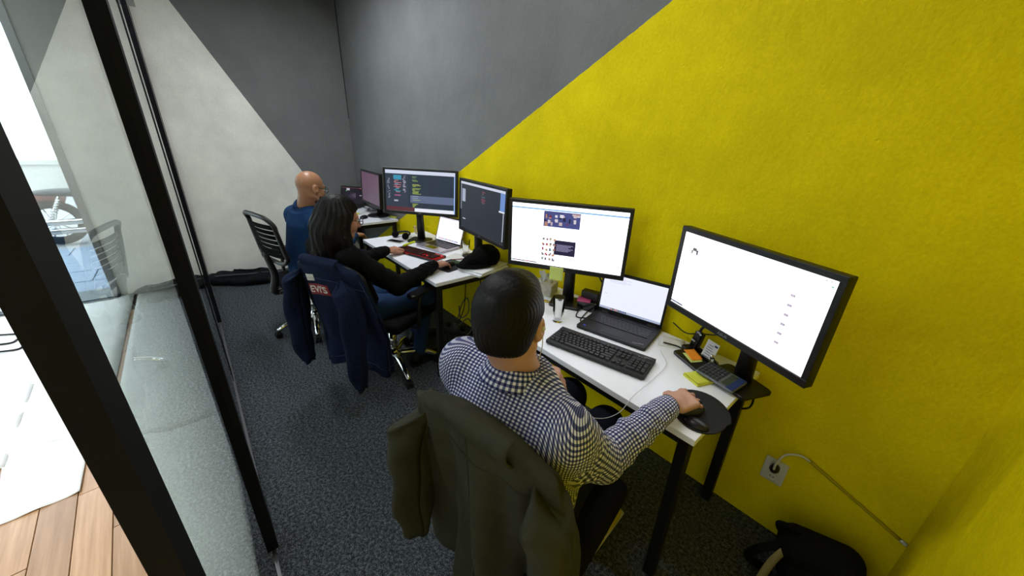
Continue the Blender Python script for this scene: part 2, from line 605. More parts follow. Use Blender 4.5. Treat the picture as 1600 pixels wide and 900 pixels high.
# ------------------------------------------------------------------ signed-distance modelling for bodies, hair and clothes
class SDF:
    def __init__(s, h):
        s.h = h
        s.pr = []

    def add(s, f, lo, hi, k=0.01, op='u'):
        s.pr.append((f, np.array(lo, float), np.array(hi, float), k, op))

    def cone(s, p0, p1, r0, r1, k=0.01, op='u'):
        p0 = np.array(p0, np.float32)
        p1 = np.array(p1, np.float32)
        d = p1 - p0
        L2 = max(float(d @ d), 1e-9)
        rm = max(r0, r1)

        def f(X, Y, Z):
            t = np.clip(((X - p0[0]) * d[0] + (Y - p0[1]) * d[1] + (Z - p0[2]) * d[2]) / L2, 0, 1)
            return np.sqrt((X - p0[0] - t * d[0]) ** 2 + (Y - p0[1] - t * d[1]) ** 2 + (Z - p0[2] - t * d[2]) ** 2) - (r0 + (r1 - r0) * t)
        s.add(f, np.minimum(p0, p1) - rm, np.maximum(p0, p1) + rm, k, op)

    def ell(s, c, r, rot=None, k=0.01, op='u'):
        c = np.array(c, np.float32)
        r = np.array(r, np.float32)
        A = np.eye(3, dtype=np.float32) if rot is None else np.array(Euler([R(a) for a in rot]).to_matrix(), np.float32) if not isinstance(rot, np.ndarray) else rot.astype(np.float32)
        rm = r.max()
        ext = np.sqrt(((A * r[None, :]) ** 2).sum(1))

        def f(X, Y, Z):
            x, y, z = X - c[0], Y - c[1], Z - c[2]
            a = (A[0, 0] * x + A[1, 0] * y + A[2, 0] * z) / r[0]
            b = (A[0, 1] * x + A[1, 1] * y + A[2, 1] * z) / r[1]
            q = (A[0, 2] * x + A[1, 2] * y + A[2, 2] * z) / r[2]
            k0 = np.sqrt(a * a + b * b + q * q)
            k1 = np.sqrt((a / r[0]) ** 2 + (b / r[1]) ** 2 + (q / r[2]) ** 2) + 1e-6
            return k0 * (k0 - 1) / k1
        s.add(f, c - ext, c + ext, k, op)

    def rbox(s, c, hf, rot, rad, k=0.01, op='u'):
        c = np.array(c, np.float32)
        hf = np.array(hf, np.float32)
        A = rot.astype(np.float32) if isinstance(rot, np.ndarray) else np.array(Euler([R(a) for a in rot]).to_matrix(), np.float32)
        ext = np.abs(A) @ hf

        def f(X, Y, Z):
            x, y, z = X - c[0], Y - c[1], Z - c[2]
            a = np.abs(A[0, 0] * x + A[1, 0] * y + A[2, 0] * z) - hf[0] + rad
            b = np.abs(A[0, 1] * x + A[1, 1] * y + A[2, 1] * z) - hf[1] + rad
            q = np.abs(A[0, 2] * x + A[1, 2] * y + A[2, 2] * z) - hf[2] + rad
            return np.sqrt(np.maximum(a, 0) ** 2 + np.maximum(b, 0) ** 2 + np.maximum(q, 0) ** 2) + np.minimum(np.maximum(a, np.maximum(b, q)), 0) - rad
        s.add(f, c - ext, c + ext, k, op)

    def loft(s, lv, k=0.02, p=2.3, op='u'):
        """lv: list of (z, cx, cy, a, b): stacked superellipse sections"""
        lv = sorted(lv)
        z, cx, cy, a, b = [np.array(q, np.float32) for q in zip(*lv)]

        def f(X, Y, Z):
            zz = np.clip(Z, z[0], z[-1])
            i1 = lambda q: np.interp(zz, z, q).astype(np.float32)
            A, B = i1(a), i1(b)
            e = (np.abs((X - i1(cx)) / A) ** p + np.abs((Y - i1(cy)) / B) ** p) ** (1 / p)
            d = (e - 1) * np.minimum(A, B)
            return np.maximum(d, np.maximum(Z - z[-1], z[0] - Z))
        s.add(f, ((cx - a).min(), (cy - b).min(), z[0]), ((cx + a).max(), (cy + b).max(), z[-1]), k, op)

    def mesh(s, name, material, parent, attr=None, disp=None, smooth_it=1):
        h = s.h
        un = [q for q in s.pr if q[4] == 'u']
        lo = np.min([q[1] for q in un], 0) - 4 * h
        hi = np.max([q[2] for q in un], 0) + 4 * h
        n = np.ceil((hi - lo) / h).astype(int) + 1
        D = np.full(n, 0.5, np.float32)
        ax = [(lo[i] + h * np.arange(n[i])).astype(np.float32) for i in range(3)]
        for f, a, b, k, op in s.pr:
            pad = k + 3 * h + (0.01 if op == 'u' else 0)
            i0 = np.maximum(np.floor((a - pad - lo) / h).astype(int), 0)
            i1 = np.minimum(np.ceil((b + pad - lo) / h).astype(int) + 1, n)
            if (i1 <= i0).any():
                continue
            sl = tuple(slice(i0[i], i1[i]) for i in range(3))
            X, Y, Z = np.meshgrid(ax[0][sl[0]], ax[1][sl[1]], ax[2][sl[2]], indexing='ij', sparse=True)
            d = f(X, Y, Z)
            d = np.broadcast_to(d, D[sl].shape)
            e = D[sl]
            if op == 's':
                d = -d
                q = np.maximum(k - np.abs(e - d), 0) / k
                D[sl] = np.maximum(e, d) + q * q * k * 0.25
            elif op == 'i':
                D[sl] = np.maximum(e, d)
            else:
                q = np.maximum(k - np.abs(e - d), 0) / k
                D[sl] = np.minimum(e, d) - q * q * k * 0.25
        V, Q = surface_nets(D, lo, h)
        if disp is not None:
            V = disp(V)
        me = bpy.data.meshes.new(name)
        me.vertices.add(len(V))
        me.vertices.foreach_set('co', V.astype(np.float32).ravel())
        me.loops.add(len(Q) * 4)
        me.loops.foreach_set('vertex_index', Q.astype(np.int32).ravel())
        me.polygons.add(len(Q))
        me.polygons.foreach_set('loop_start', np.arange(0, len(Q) * 4, 4, dtype=np.int32))
        me.update(calc_edges=True)
        me.validate()
        me.shade_smooth()
        if attr is not None:
            at = me.attributes.new('weave', 'FLOAT_VECTOR', 'POINT')
            at.data.foreach_set('vector', attr(V).astype(np.float32).ravel())
        return link(name, me, material, parent)


def surface_nets(D, lo, h):
    S = D < 0
    c = np.zeros(tuple(np.array(S.shape) - 1), np.uint8)
    for dx in (0, 1):
        for dy in (0, 1):
            for dz in (0, 1):
                c += S[dx:S.shape[0] - 1 + dx, dy:S.shape[1] - 1 + dy, dz:S.shape[2] - 1 + dz]
    I = np.argwhere((c > 0) & (c < 8))
    idx = np.full(c.shape, -1, np.int64)
    idx[I[:, 0], I[:, 1], I[:, 2]] = np.arange(len(I))
    acc = np.zeros((len(I), 3))
    cnt = np.zeros(len(I))
    cor = [(a, b, d) for a in (0, 1) for b in (0, 1) for d in (0, 1)]
    val = {q: D[I[:, 0] + q[0], I[:, 1] + q[1], I[:, 2] + q[2]].astype(float) for q in cor}
    for q in cor:
        for axs in range(3):
            if q[axs] == 1:
                continue
            q2 = list(q)
            q2[axs] = 1
            q2 = tuple(q2)
            v0, v1 = val[q], val[q2]
            m = (v0 < 0) != (v1 < 0)
            t = np.zeros_like(v0)
            t[m] = v0[m] / (v0[m] - v1[m])
            P = np.array(q, float)[None, :].repeat(len(I), 0)
            P[:, axs] = t
            acc[m] += P[m]
            cnt[m] += 1
    V = lo + h * (I + acc / cnt[:, None])
    quads = []
    for axs in range(3):
        b, d = [(1, 2), (2, 0), (0, 1)][axs]
        sl0 = [slice(1, -1)] * 3
        sl1 = [slice(1, -1)] * 3
        sl0[axs] = slice(0, -1)
        sl1[axs] = slice(1, None)
        s0, s1 = S[tuple(sl0)], S[tuple(sl1)]
        E = np.argwhere(s0 != s1)
        flip = s0[E[:, 0], E[:, 1], E[:, 2]]
        off = np.array([1, 1, 1])
        off[axs] = 0
        E = E + off
        eb = np.zeros(3, int)
        eb[b] = 1
        ed = np.zeros(3, int)
        ed[d] = 1
        g4 = [E - eb - ed, E - ed, E, E - eb]
        q4 = np.stack([idx[p[:, 0], p[:, 1], p[:, 2]] for p in g4], 1)
        q4[~flip] = q4[~flip][:, ::-1]
        quads.append(q4)
    Q = np.concatenate(quads)
    Q = Q[(Q >= 0).all(1)]
    return V, Q

# ================================================================== THE ROOM
XN, YP, ZC = 5.34, -1.7248, 3.0      # near wall, partition plane, ceiling
T = 0.12


def slab(name, a, b, material, parent=None):
    bm = BM()
    c = [(p + q) / 2 for p, q in zip(a, b)]
    box(bm, c, [abs(q - p) for p, q in zip(a, b)])
    return obj(name, bm, material, parent)


floor = struct(slab('floor', (0, YP - 0.02, -0.06), (XN, 0, 0), 'carpet'))
struct(slab('wall_right', (-T, 0, -0.06), (XN + T, T, ZC), 'wall_long'))
struct(slab('wall_far', (-T, -2.43, -0.06), (0, 0, ZC), 'wall_far'))
struct(slab('wall_near', (XN, YP - 0.06, -0.06), (XN + T, 0, ZC), 'wall_near'))
struct(slab('ceiling', (-T, -4.6, ZC), (7.2, T, ZC + 0.1), 'ceiling'))

# corner joint seen as a dark crack between the far and the right wall
bm = BM()
tube(bm, smoothpath([(0.003, -0.003, 3.0), (0.002, -0.004, 2.4), (0.003, -0.002, 1.9), (0.001, -0.002, 1.75)], 6), 0.0045, 5)
struct(obj('trim_1', bm, 'black_steel'))

# glass partition with black aluminium frames
part = empty('window_1', (2.6, YP, 0))
struct(part)


def pslab(name, a, b, material):
    o = slab(name, [a[0] - 2.6, a[1] - YP, a[2]], [b[0] - 2.6, b[1] - YP, b[2]], material, part)
    return o


pslab('pane', (3.74, YP - 0.006, 0.05), (4.698, YP, ZC - 0.06), 'pane')
pslab('pane', (2.36, YP - 0.008, 0.05), (3.65, YP, ZC - 0.06), 'pane')
pslab('pane', (1.33, YP - 0.008, 0.05), (2.22, YP, ZC - 0.06), 'pane')
pslab('pane', (0.05, YP - 0.008, 0.05), (1.25, YP, ZC - 0.06), 'pane')
pslab('stile', (3.65, YP - 0.03, 0.04), (3.74, YP + 0.019, ZC - 0.05), 'alu_black')
pslab('stile', (2.22, YP - 0.03, 0.04), (2.36, YP + 0.002, ZC - 0.05), 'alu_black')
pslab('stile', (1.25, YP - 0.03, 0.04), (1.33, YP + 0.014, ZC - 0.05), 'alu_black')
pslab('stile', (0.0, YP - 0.03, 0.04), (0.05, YP + 0.002, ZC - 0.05), 'alu_black')
pslab('bottom_rail', (0, YP - 0.05, 0), (4.698, YP - 0.002, 0.045), 'alu_black')
pslab('top_rail', (0, YP - 0.1, ZC - 0.06), (XN, YP + 0.02, ZC), 'alu_black')
pslab('floor_strip', (0.02, YP - 0.004, 0), (4.72, YP + 0.006, 0.012), 'alu_grey')
# end post of the glazing next to the open doorway
door = empty('door_1', (4.722, YP - 0.0086, 0))
struct(door)
for a, b, n in (((-0.024, -0.0086, 0.03), (0.024, 0.0086, ZC - 0.05), 'stile'),):
    slab(n, a, b, 'alu_black', door)
# grey stop block high on the frame
tag(slab('door_stop', (0.62, YP + 0.004, 2.41), (0.80, YP + 0.05, 2.72), 'alu_grey'), 'small grey block high on the black glass frame', 'door stop')

# ------------------------------------------------------------------ corridor outside the glass
cf = struct(slab('floor_corridor', (-0.2, -4.6, -0.08), (7.2, YP - 0.02, -0.014), 'floor_under'))
struct(slab('wall_corridor', (-0.2, -4.7, 0), (7.2, -4.6, ZC), 'white_plaster'))
struct(slab('wall_corridor_end', (7.2, -4.7, 0), (7.3, YP, ZC), 'white_plaster'))
struct(slab('wall_front', (-T, -4.6, 2.55), (0, -2.43, ZC), 'white_plaster'))
# boards
pw, pl = 0.115, 0.9
me = bpy.data.meshes.new('plank')
bm = BM()
box(bm, (0, 0, -0.007), (pl - 0.004, pw - 0.003, 0.014), bev=0.0012, seg=1)
bm.to_mesh(me)
bm.free()
me.materials.append(M['plank'])
k = 0
ang = R(184.0)
for j in range(-14, 14):
    for i in range(-6, 7):
        lx, ly = i * pl + (j % 3) * 0.31, j * pw
        x = 3.1 + lx * math.cos(ang) - ly * math.sin(ang)
        y = -3.1 + lx * math.sin(ang) + ly * math.cos(ang)
        if not (0.5 < x < 6.6 and -4.1 < y < -1.87):
            continue
        if x > 4.2 and y > -2.0:
            continue
        o = bpy.data.objects.new('plank', me)
        COL.objects.link(o)
        o.parent = cf
        o.location = (x, y, random.uniform(-0.001, 0.0005))
        o.rotation_euler = (0, 0, ang)


def floor_sheet(pts, label, seed, nx=26, ny=18, amp=0.006, curl=0.0):
    """crumpled paper sheet over four floor corners"""
    a, b, c, d = [Vector((*p, 0)) for p in pts]
    r = random.Random(seed)
    ph = [r.uniform(0, 6.28) for _ in range(8)]

    def fn(u, v):
        p = (a * (1 - u) + b * u) * (1 - v) + (d * (1 - u) + c * u) * v
        z = amp * (0.6 + 0.5 * math.sin(7 * u + ph[0] + 3 * v) * math.sin(6 * v + ph[1]) + 0.3 * math.sin(17 * u - 11 * v + ph[2]))
        z += curl * max(0, v - 0.85) / 0.15
        return (p.x, p.y, 0.002 + max(z, 0.0))
    o = grid_mesh('floor_paper', nx, ny, fn, 'sheet', thick=0.0008)
    return tag(o, label, 'paper sheet', 'protective sheets on the corridor floor')


floor_sheet([(0.05, -2.31), (2.62, -2.30), (2.62, -1.79), (0.05, -1.79)], 'long white paper strip on the floor against the outside of the glass', 1, amp=0.002)
floor_sheet([(2.57, -2.325), (3.95, -1.97), (3.95, -1.79), (2.57, -1.79)], 'short white paper strip on the corridor floor behind the black post', 5, amp=0.002)
floor_sheet([(0.02, -3.5), (1.9, -3.5), (2.45, -2.325), (0.02, -2.335)], 'wide white paper sheet on the corridor floor by the street door', 2)
floor_sheet([(1.75, -2.78), (2.88, -2.60), (2.86, -2.36), (1.75, -2.40)], 'white paper strip ending in a torn corner on the wooden boards', 3, curl=0.004)
floor_sheet([(1.5, -3.45), (2.5, -3.3), (2.45, -2.66), (1.5, -2.72)], 'white paper sheet on the boards at the left picture edge', 4)
# dark cables on the corridor floor, at the left picture edge
for i, (y0, y1, x0, l) in enumerate([(-3.35, -2.95, 0.55, 'upper'), (-3.4, -2.98, 0.72, 'middle'), (-3.4, -2.92, 0.88, 'lower')]):
    bm = BM()
    tube(bm, smoothpath([(x0 - .1, y0, 0.014), (x0 - 0.03, (y0 + y1) / 2, 0.02), (x0 + 0.05, y1, 0.014), (x0 + 0.0, y1 + 0.04, 0.014)], 8), 0.007, 6)
    tag(obj('floor_cable', bm, 'cable', smooth=True), 'black cable on the white corridor paper, %s of three at the left edge' % l, 'cable', 'cables on the corridor floor')

# street door: threshold and jambs
dr = empty('door_2', (0, -2.45, 0))
struct(dr)
slab('threshold', (-0.26, -2.1, -0.01), (0.06, 0.02, 0.02), 'threshold', dr)
slab('track', (0.065, -2.1, -0.01), (0.085, 0.0, 0.012), 'alu_grey', dr)
slab('jamb', (-0.16, -0.03, 0.0), (0.02, 0.02, 2.55), 'alu_grey', dr)
slab('jamb', (-0.12, -0.83, 0.0), (-0.02, -0.72, 2.55), 'white_plastic', dr)

# ------------------------------------------------------------------ street
struct(slab('street_ground', (-14, -16, -0.2), (-0.2, 6, -0.05), 'asphalt'))
pav = struct(slab('pavement', (-2.45, -8, -0.06), (-0.24, 2, -0.012), 'slab_joint'))
me = bpy.data.meshes.new('slab')
bm = BM()
box(bm, (0, 0, -0.01), (0.425, 0.635, 0.02), bev=0.004, seg=1)
bm.to_mesh(me)
bm.free()
me.materials.append(M['slab'])
for i in range(5):
    for j in range(-7, 0):
        o = bpy.data.objects.new('slab', me)
        COL.objects.link(o)
        o.parent = pav
        o.location = (-0.47 - i * 0.435, -0.9 + j * 0.645 + 1.4 - (i % 2) * 0.3, 0.0 + random.uniform(-.002, .002))
sw = empty('street_wall', (-9, -5, 0))
tag(sw, 'pale low wall across the bright street', 'wall')
slab('wall_body', (-0.15, -9, -0.05), (0.15, 9, 0.62), 'street_wall', sw)
slab('coping', (-0.2, -9, 0.62), (0.2, 9, 0.72), 'street_wall', sw)

# motorcycle standing along the kerb
mo = empty('motorcycle', (-2.95, -3.22, -0.05), 0)
tag(mo, 'motorcycle with chrome exhaust pipes parked in the bright street', 'motorcycle')


def wheel(y):
    bm = BM()
    Tm = Matrix.Translation((0, y, 0.31)) @ Euler((0, PI / 2, 0)).to_matrix().to_4x4()
    for kk in range(1):
        pr = []
        for q in range(13):
            a = 2 * PI * q / 12
            pr.append((0.255 + 0.055 * math.cos(a), 0.055 * math.sin(a)))
        rings = []
        n = 28
        for t in range(n):
            b = 2 * PI * t / n
            rings.append([bm.verts.new(Tm @ Vector((r * math.cos(b), r * math.sin(b), z))) for r, z in pr[:-1]])
        for t in range(n):
            A, B = rings[t], rings[(t + 1) % n]
            for q in range(12):
                bm.faces.new((A[q], A[(q + 1) % 12], B[(q + 1) % 12], B[q]))
    w = obj('wheel', bm, 'rubber', mo, smooth=True)
    bm = BM()
    for t in range(10):
        a = 2 * PI * t / 10
        cyl(bm, (0, y, 0.31), (0, y + 0.22 * math.cos(a), 0.31 + 0.22 * math.sin(a)), 0.008, 6)
    cyl(bm, (-0.07, y, 0.31), (0.07, y, 0.31), 0.04, 14)
    obj('spokes', bm, 'chrome', w)


wheel(0)
wheel(1.45)
s = SDF(0.014)
s.ell((0, 0.80, 0.80), (0.14, 0.26, 0.12))
s.mesh('fuel_tank', 'motor_red', mo)
s = SDF(0.014)
s.ell((0, 0.22, 0.72), (0.14, 0.36, 0.055))
s.ell((0, 0.42, 0.70), (0.15, 0.22, 0.05), k=0.04)
s.mesh('saddle', 'motor_black', mo)
bm = BM()
tube(bm, [(0, 0.37 * math.cos(R(a)), 0.31 + 0.37 * math.sin(R(a))) for a in range(60, 190, 12)], 0.075, 10)
obj('rear_fender', bm, 'motor_red', mo, smooth=True)
bm = BM()
tube(bm, [(0, 1.45 + 0.37 * math.cos(R(a)), 0.31 + 0.37 * math.sin(R(a))) for a in range(20, 150, 12)], 0.07, 10)
obj('front_fender', bm, 'motor_red', mo, smooth=True)
for dz, y0 in ((0.34, -0.15), (0.22, -0.42)):
    bm = BM()
    tube(bm, smoothpath([(0.17, y0, dz), (0.17, 0.45, dz), (0.15, 0.58, dz + 0.04), (0.1, 0.66, dz + 0.16)], 5), [0.042, 0.042, 0.03, 0.024], 12)
    obj('exhaust_pipe', bm, 'chrome', mo, smooth=True)
for sx in (-0.12, 0.12):
    bm = BM()
    pts = []
    for q in range(61):
        t = q / 60
        c = Vector((sx, -0.02 + 0.16 * t, 0.36 + 0.30 * t))
        pts.append(c + Vector((0.026 * math.cos(t * 2 * PI * 9), 0.026 * math.sin(t * 2 * PI * 9) * 0.9, 0)))
    tube(bm, pts, 0.007, 5)
    cyl(bm, (sx, -0.02, 0.34), (sx, 0.14, 0.68), 0.014, 8)
    obj('shock_absorber', bm, 'chrome', mo, smooth=True)
bm = BM()
box(bm, (0, 0.70, 0.36), (0.26, 0.34, 0.2), bev=0.04)
for a in (-22, 24):
    box(bm, (0, 0.70 + 0.1 * (1 if a < 0 else -1), 0.55), (0.15, 0.13, 0.24), rot=(R(a), 0, 0), bev=0.02)
obj('engine', bm, 'alu_grey', mo)
bm = BM()
for sx in (-0.1, 0.1):
    cyl(bm, (sx, 1.45, 0.31), (sx * 0.9, 1.12, 0.95), 0.022, 10)
obj('fork', bm, 'chrome', mo, smooth=True)
bm = BM()
tube(bm, smoothpath([(-0.38, 0.92, 1.05), (-0.25, 1.0, 1.06), (-0.08, 1.1, 0.98), (0.08, 1.1, 0.98), (0.25, 1.0, 1.06), (0.38, 0.92, 1.05)], 5), 0.014, 8)
obj('handlebar', bm, 'chrome', mo, smooth=True)
bm = BM()
tube(bm, [(0, 1.1, 0.9), (0, 0.5, 0.62), (0, 0.45, 0.3), (0, 0.9, 0.26), (0, 1.1, 0.85)], 0.022, 8)
for sx in (-0.09, 0.09):
    cyl(bm, (sx, 0.0, 0.31), (sx, 0.5, 0.33), 0.018, 8)
obj('frame', bm, 'motor_black', mo, smooth=True)

# ------------------------------------------------------------------ ceiling lamps
for i, (lx, ly, lz, lp) in enumerate(LAMPS):
    t = empty('ceiling_lamp', (lx, ly, lz))
    tag(t, ('long white ceiling lamp over the far desks', 'long white ceiling lamp over the near desk')[i], 'lamp', 'ceiling lamps')
    bm = BM()
    box(bm, (0, 0, 0.03), (1.24, 0.2, 0.06), bev=0.008)
    obj('housing', bm, 'white_plastic', t)
    bm = BM()
    box(bm, (0, 0, -0.006), (1.18, 0.16, 0.012), bev=0.004)
    obj('diffuser', bm, 'lamp_glow', t)

# ================================================================== DESKS
def desk(name, x0, x1, label, y0=-0.622, y1=-0.024, z=0.74):
    t = empty(name, ((x0 + x1) / 2, (y0 + y1) / 2, 0))
    tag(t, label, 'desk', 'white office desks along the wall')
    hx, hy = (x1 - x0) / 2, (y1 - y0) / 2
    bm = BM()
    box(bm, (0, 0, z - 0.0125), (2 * hx, 2 * hy, 0.025), bev=0.002, seg=2)
    obj('desktop', bm, 'laminate', t)
    L = 0.04
    leg = bpy.data.meshes.new('leg')
    bm = BM()
    box(bm, (0, 0, (z - 0.025) / 2), (L, L, z - 0.025), bev=0.003, seg=1)
    bm.to_mesh(leg)
    bm.free()
    leg.materials.append(M['black_steel'])
    for sx in (-1, 1):
        for sy in (-1, 1):
            link('leg', leg, None, t, (sx * (hx - 0.035), sy * (hy - 0.035), 0))
    for sy in (-1, 1):
        bm = BM()
        box(bm, (0, sy * (hy - 0.035), z - 0.045), (2 * hx - 0.11, 0.03, 0.04), bev=0.002, seg=1)
        obj('long_rail', bm, 'black_steel', t)
    for sx in (-1, 1):
        bm = BM()
        box(bm, (sx * (hx - 0.035), 0, z - 0.045), (0.03, 2 * hy - 0.11, 0.04), bev=0.002, seg=1)
        obj('side_rail', bm, 'black_steel', t)
    return t


desk('office_desk', 3.57, 4.77, 'white desk with black legs nearest, before the man in a checked shirt')
desk('office_desk', 1.88, 3.14, 'white desk with black legs in the middle, with the red-lit keyboard')
desk('office_desk', 0.04, 1.27, 'white desk with black legs in the far corner, before the bald man')

# ================================================================== SCREENS
def panel_mesh(w, h, rects, name='screen'):
    """lit panel: rects = (x0,y0,x1,y1,(r,g,b)) in 0..1 with y down, later ones lie on top; faces look along +Y local, x to the viewer's right"""
    vs, fs, cols = [], [], []
    for i, (x0, y0, x1, y1, c) in enumerate(rects):
        off = 0.00012 * i if i < 6 else 0.0008
        X = lambda u: (0.5 - u) * w
        Zz = lambda v: (0.5 - v) * h
        b = len(vs)
        vs += [(X(x0), off, Zz(y0)), (X(x1), off, Zz(y0)), (X(x1), off, Zz(y1)), (X(x0), off, Zz(y1))]
        fs.append((b + 3, b + 2, b + 1, b))
        cols.append(c)
    me = bpy.data.meshes.new(name)
    me.from_pydata(vs, [], fs)
    at = me.attributes.new('pix', 'FLOAT_COLOR', 'CORNER')
    d = []
    for c in cols:
        cc = lin(c) if isinstance(c, str) else (*c, 1)
        d += list(cc) * 4
    at.data.foreach_set('color', np.array(d, np.float32))
    return me


def code_lines(x0, y0, x1, y1, n, cols, r, indent=0.3):
    out = []
    dy = (y1 - y0) / n
    for i in range(n):
        if r.random() < 0.12:
            continue
        a = x0 + (x1 - x0) * indent * r.random()
        b = a + (x1 - a) * (0.25 + 0.7 * r.random())
        out.append((a, y0 + i * dy + dy * 0.2, b, y0 + i * dy + dy * 0.75, r.choice(cols)))
    return out


WB = (2.2, 2.25, 2.4)


def scr_code():
    r = random.Random(3)
    bgc = '#2c3644'
    q = [(0, 0, 1, 1, bgc), (0, 0, 1, 0.085, '#cfd6ea'), (0, 0.085, 0.33, 0.92, '#333c4a'), (0.36, 0.60, 0.985, 0.78, '#5e6a86'), (0.42, 0.915, 1, 1, '#e9ecf7'), (0, 0.90, 0.42, 1, '#5a3138'), (0.985, 0.085, 1, 1, '#9fc0f4')]
    q += [(0.12, 0.12, 0.235, 0.23, '#3e8fae')] + code_lines(0.12, 0.24, 0.24, 0.55, 12, ['#b76a90', '#45a4bf', '#4ab0c8', '#c47a86'], r)
    q += code_lines(0.02, 0.2, 0.07, 0.7, 18, ['#9a9ea8', '#848a96'], r, 0.5) + code_lines(0.25, 0.12, 0.31, 0.55, 16, ['#b9b2c0', '#a59bb0'], r, 0.5)
    q += [(0.13, 0.60, 0.22, 0.63, '#9c5a78'), (0.12, 0.73, 0.18, 0.77, '#a9a9b9')]
    q += code_lines(0.385, 0.13, 0.5, 0.26, 5, ['#86a050', '#6c8d5c'], r, 0.1) + code_lines(0.39, 0.32, 0.53, 0.57, 11, ['#9fb24e', '#86a050', '#b0b060'], r, 0.05)
    q += code_lines(0.39, 0.61, 0.52, 0.77, 7, ['#a9b86a', '#9aa8b0'], r, 0.05) + code_lines(0.39, 0.80, 0.5, 0.9, 4, ['#9fb24e'], r, 0.05)
    return q


def scr_dark():
    r = random.Random(5)
    q = [(0, 0, 1, 1, '#30353e'), (0, 0, 1, 0.05, '#cdd3e4'), (0, 0.05, 0.02, 0.6, '#8e97a6'), (0.04, 0.15, 0.12, 0.42, '#a9b2c8'), (0.90, 0.05, 1, 0.40, '#6f8fca'), (0.88, 0.38, 1, 0.41, '#e0e4f0'), (0.965, 0.42, 0.98, 0.95, '#b7bccb')]
    q += code_lines(0.5, 0.1, 0.6, 0.36, 12, ['#8a4050', '#3f7f88', '#6a4a6a'], r)
    q += [(0.06, 0.78, 0.13, 0.80, '#cdd3e4')]
    return q


def scr_page():
    r = random.Random(8)
    w = WB
    q = [(0, 0, 1, 1, w), (0, 0.06, 1, 0.085, '#8fbce6'), (0.29, 0.09, 0.61, 0.34, '#4a4f86'), (0.40, 0.55, 0.59, 0.80, '#2a2740'), (0, 0.965, 0.25, 0.985, '#8a90a8')]
    for i in range(26):
        a = r.uniform(0.29, 0.58)
        b = r.uniform(0.1, 0.27)
        q.append((a, b, a + r.uniform(0.012, 0.035), b + r.uniform(0.02, 0.07), r.choice(['#c9b2b2', '#7c2f3a', '#d6cdd4', '#2b2b44', '#b08070', '#e0dcea'])))
    for i in range(5):
        for j in range(4):
            for kk in range(3):
                a = 0.285 + 0.033 * j + r.uniform(0, 0.012)
                b = 0.52 + 0.085 * i + r.uniform(0, 0.03)
                q.append((a, b, a + 0.016, b + 0.035, r.choice(['#9a6a70', '#6d7f96', '#c9b08a', '#5a4a5e', '#a9bfa8', '#c44a50'])))
    for i in range(6):
        q.append((0.42, 0.62 + i * 0.02, 0.57 - 0.02 * (i % 3), 0.63 + i * 0.02, '#9a93b6'))
    for i in range(10):
        q.append((0.02 + 0.022 * i, 0.967, 0.034 + 0.022 * i, 0.984, r.choice(['#3f6fb8', '#b04a50', '#4a4a60'])))
    return q


def scr_white():
    r = random.Random(9)
    w = (2.4, 2.45, 2.55)
    q = [(0, 0, 1, 1, w), (0.0, 0.965, 0.12, 0.99, '#8d93a8')]
    q += [(0.095, 0.17, 0.13, 0.21, '#6a6a70'), (0.13, 0.19, 0.145, 0.25, '#55555c'), (0.085, 0.21, 0.1, 0.25, '#55555c')]
    for i in range(6):
        q.append((0.81 + 0.0 * i, 0.26 + 0.105 * i, 0.835, 0.285 + 0.105 * i, '#a596ac'))
        q.append((0.813, 0.268 + 0.105 * i, 0.830, 0.278 + 0.105 * i, '#e5dcec'))
    for i in range(12):
        a, b = r.choice([(0.04, 0.12), (0.08, 0.3), (0.32, 0.24), (0.55, 0.3)])
        a += r.uniform(0, 0.06)
        b += r.uniform(0, 0.12)
        q.append((a, b, a + 0.03, b + 0.006, '#e3e3ea'))
    q += [(0.975, 0.06, 0.985, 0.075, '#7fc79a'), (0.94, 0.02, 0.948, 0.03, '#8a6a76'), (0.965, 0.02, 0.973, 0.03, '#b08a96')]
    for i in range(8):
        q.append((0.01 + 0.014 * i, 0.967, 0.019 + 0.014 * i, 0.986, r.choice(['#3a3f52', '#6f7a99'])))
    return q


def scr_purple():
    r = random.Random(4)
    q = [(0, 0, 1, 1, '#5d4a5c'), (0, 0, 1, 0.5, '#62495c')]
    for i in range(14):
        a, b = r.uniform(0.1, 0.9), r.uniform(0.1, 0.9)
        q.append((a, b, a + 0.05, b + 0.01, r.choice(['#6b5668', '#54485a', '#6e6058'])))
    return q


def scr_lapfar():
    r = random.Random(6)
    q = [(0, 0, 1, 1, '#1d1722'), (0, 0, 1, 0.06, '#4a3038'), (0.8, 0.0, 0.98, 0.05, '#b06a54'), (0.22, 0.06, 0.36, 0.2, '#b6b0bd'), (0.19, 0.2, 0.24, 0.26, '#3fae5a'), (0.8, 0.46, 0.94, 0.52, '#9a94a2')]
    for i in range(16):
        a = r.uniform(0.3, 0.7)
        q.append((a, r.uniform(0.3, 0.5), a + 0.02, r.uniform(0.52, 0.72), '#4a3d52'))
    return q


def scr_doc(c=(0.86, 0.89, 1.05)):
    q = [(0, 0, 1, 1, c), (0, 0.94, 1, 1, '#aab4cc')]
    for i in range(4):
        q.append((0.1, 0.08 + 0.04 * i, 0.45 - 0.08 * (i % 2), 0.09 + 0.04 * i, '#c3c8d8'))
    q.append((0.05, 0.55, 0.1, 0.56, '#aab0c4'))
    r = random.Random(11)
    for i in range(9):
        q.append((0.2 + 0.03 * i, 0.945, 0.22 + 0.03 * i, 0.99, r.choice(['#3a4a88', '#b86a3a', '#2c2f3c'])))
    return q


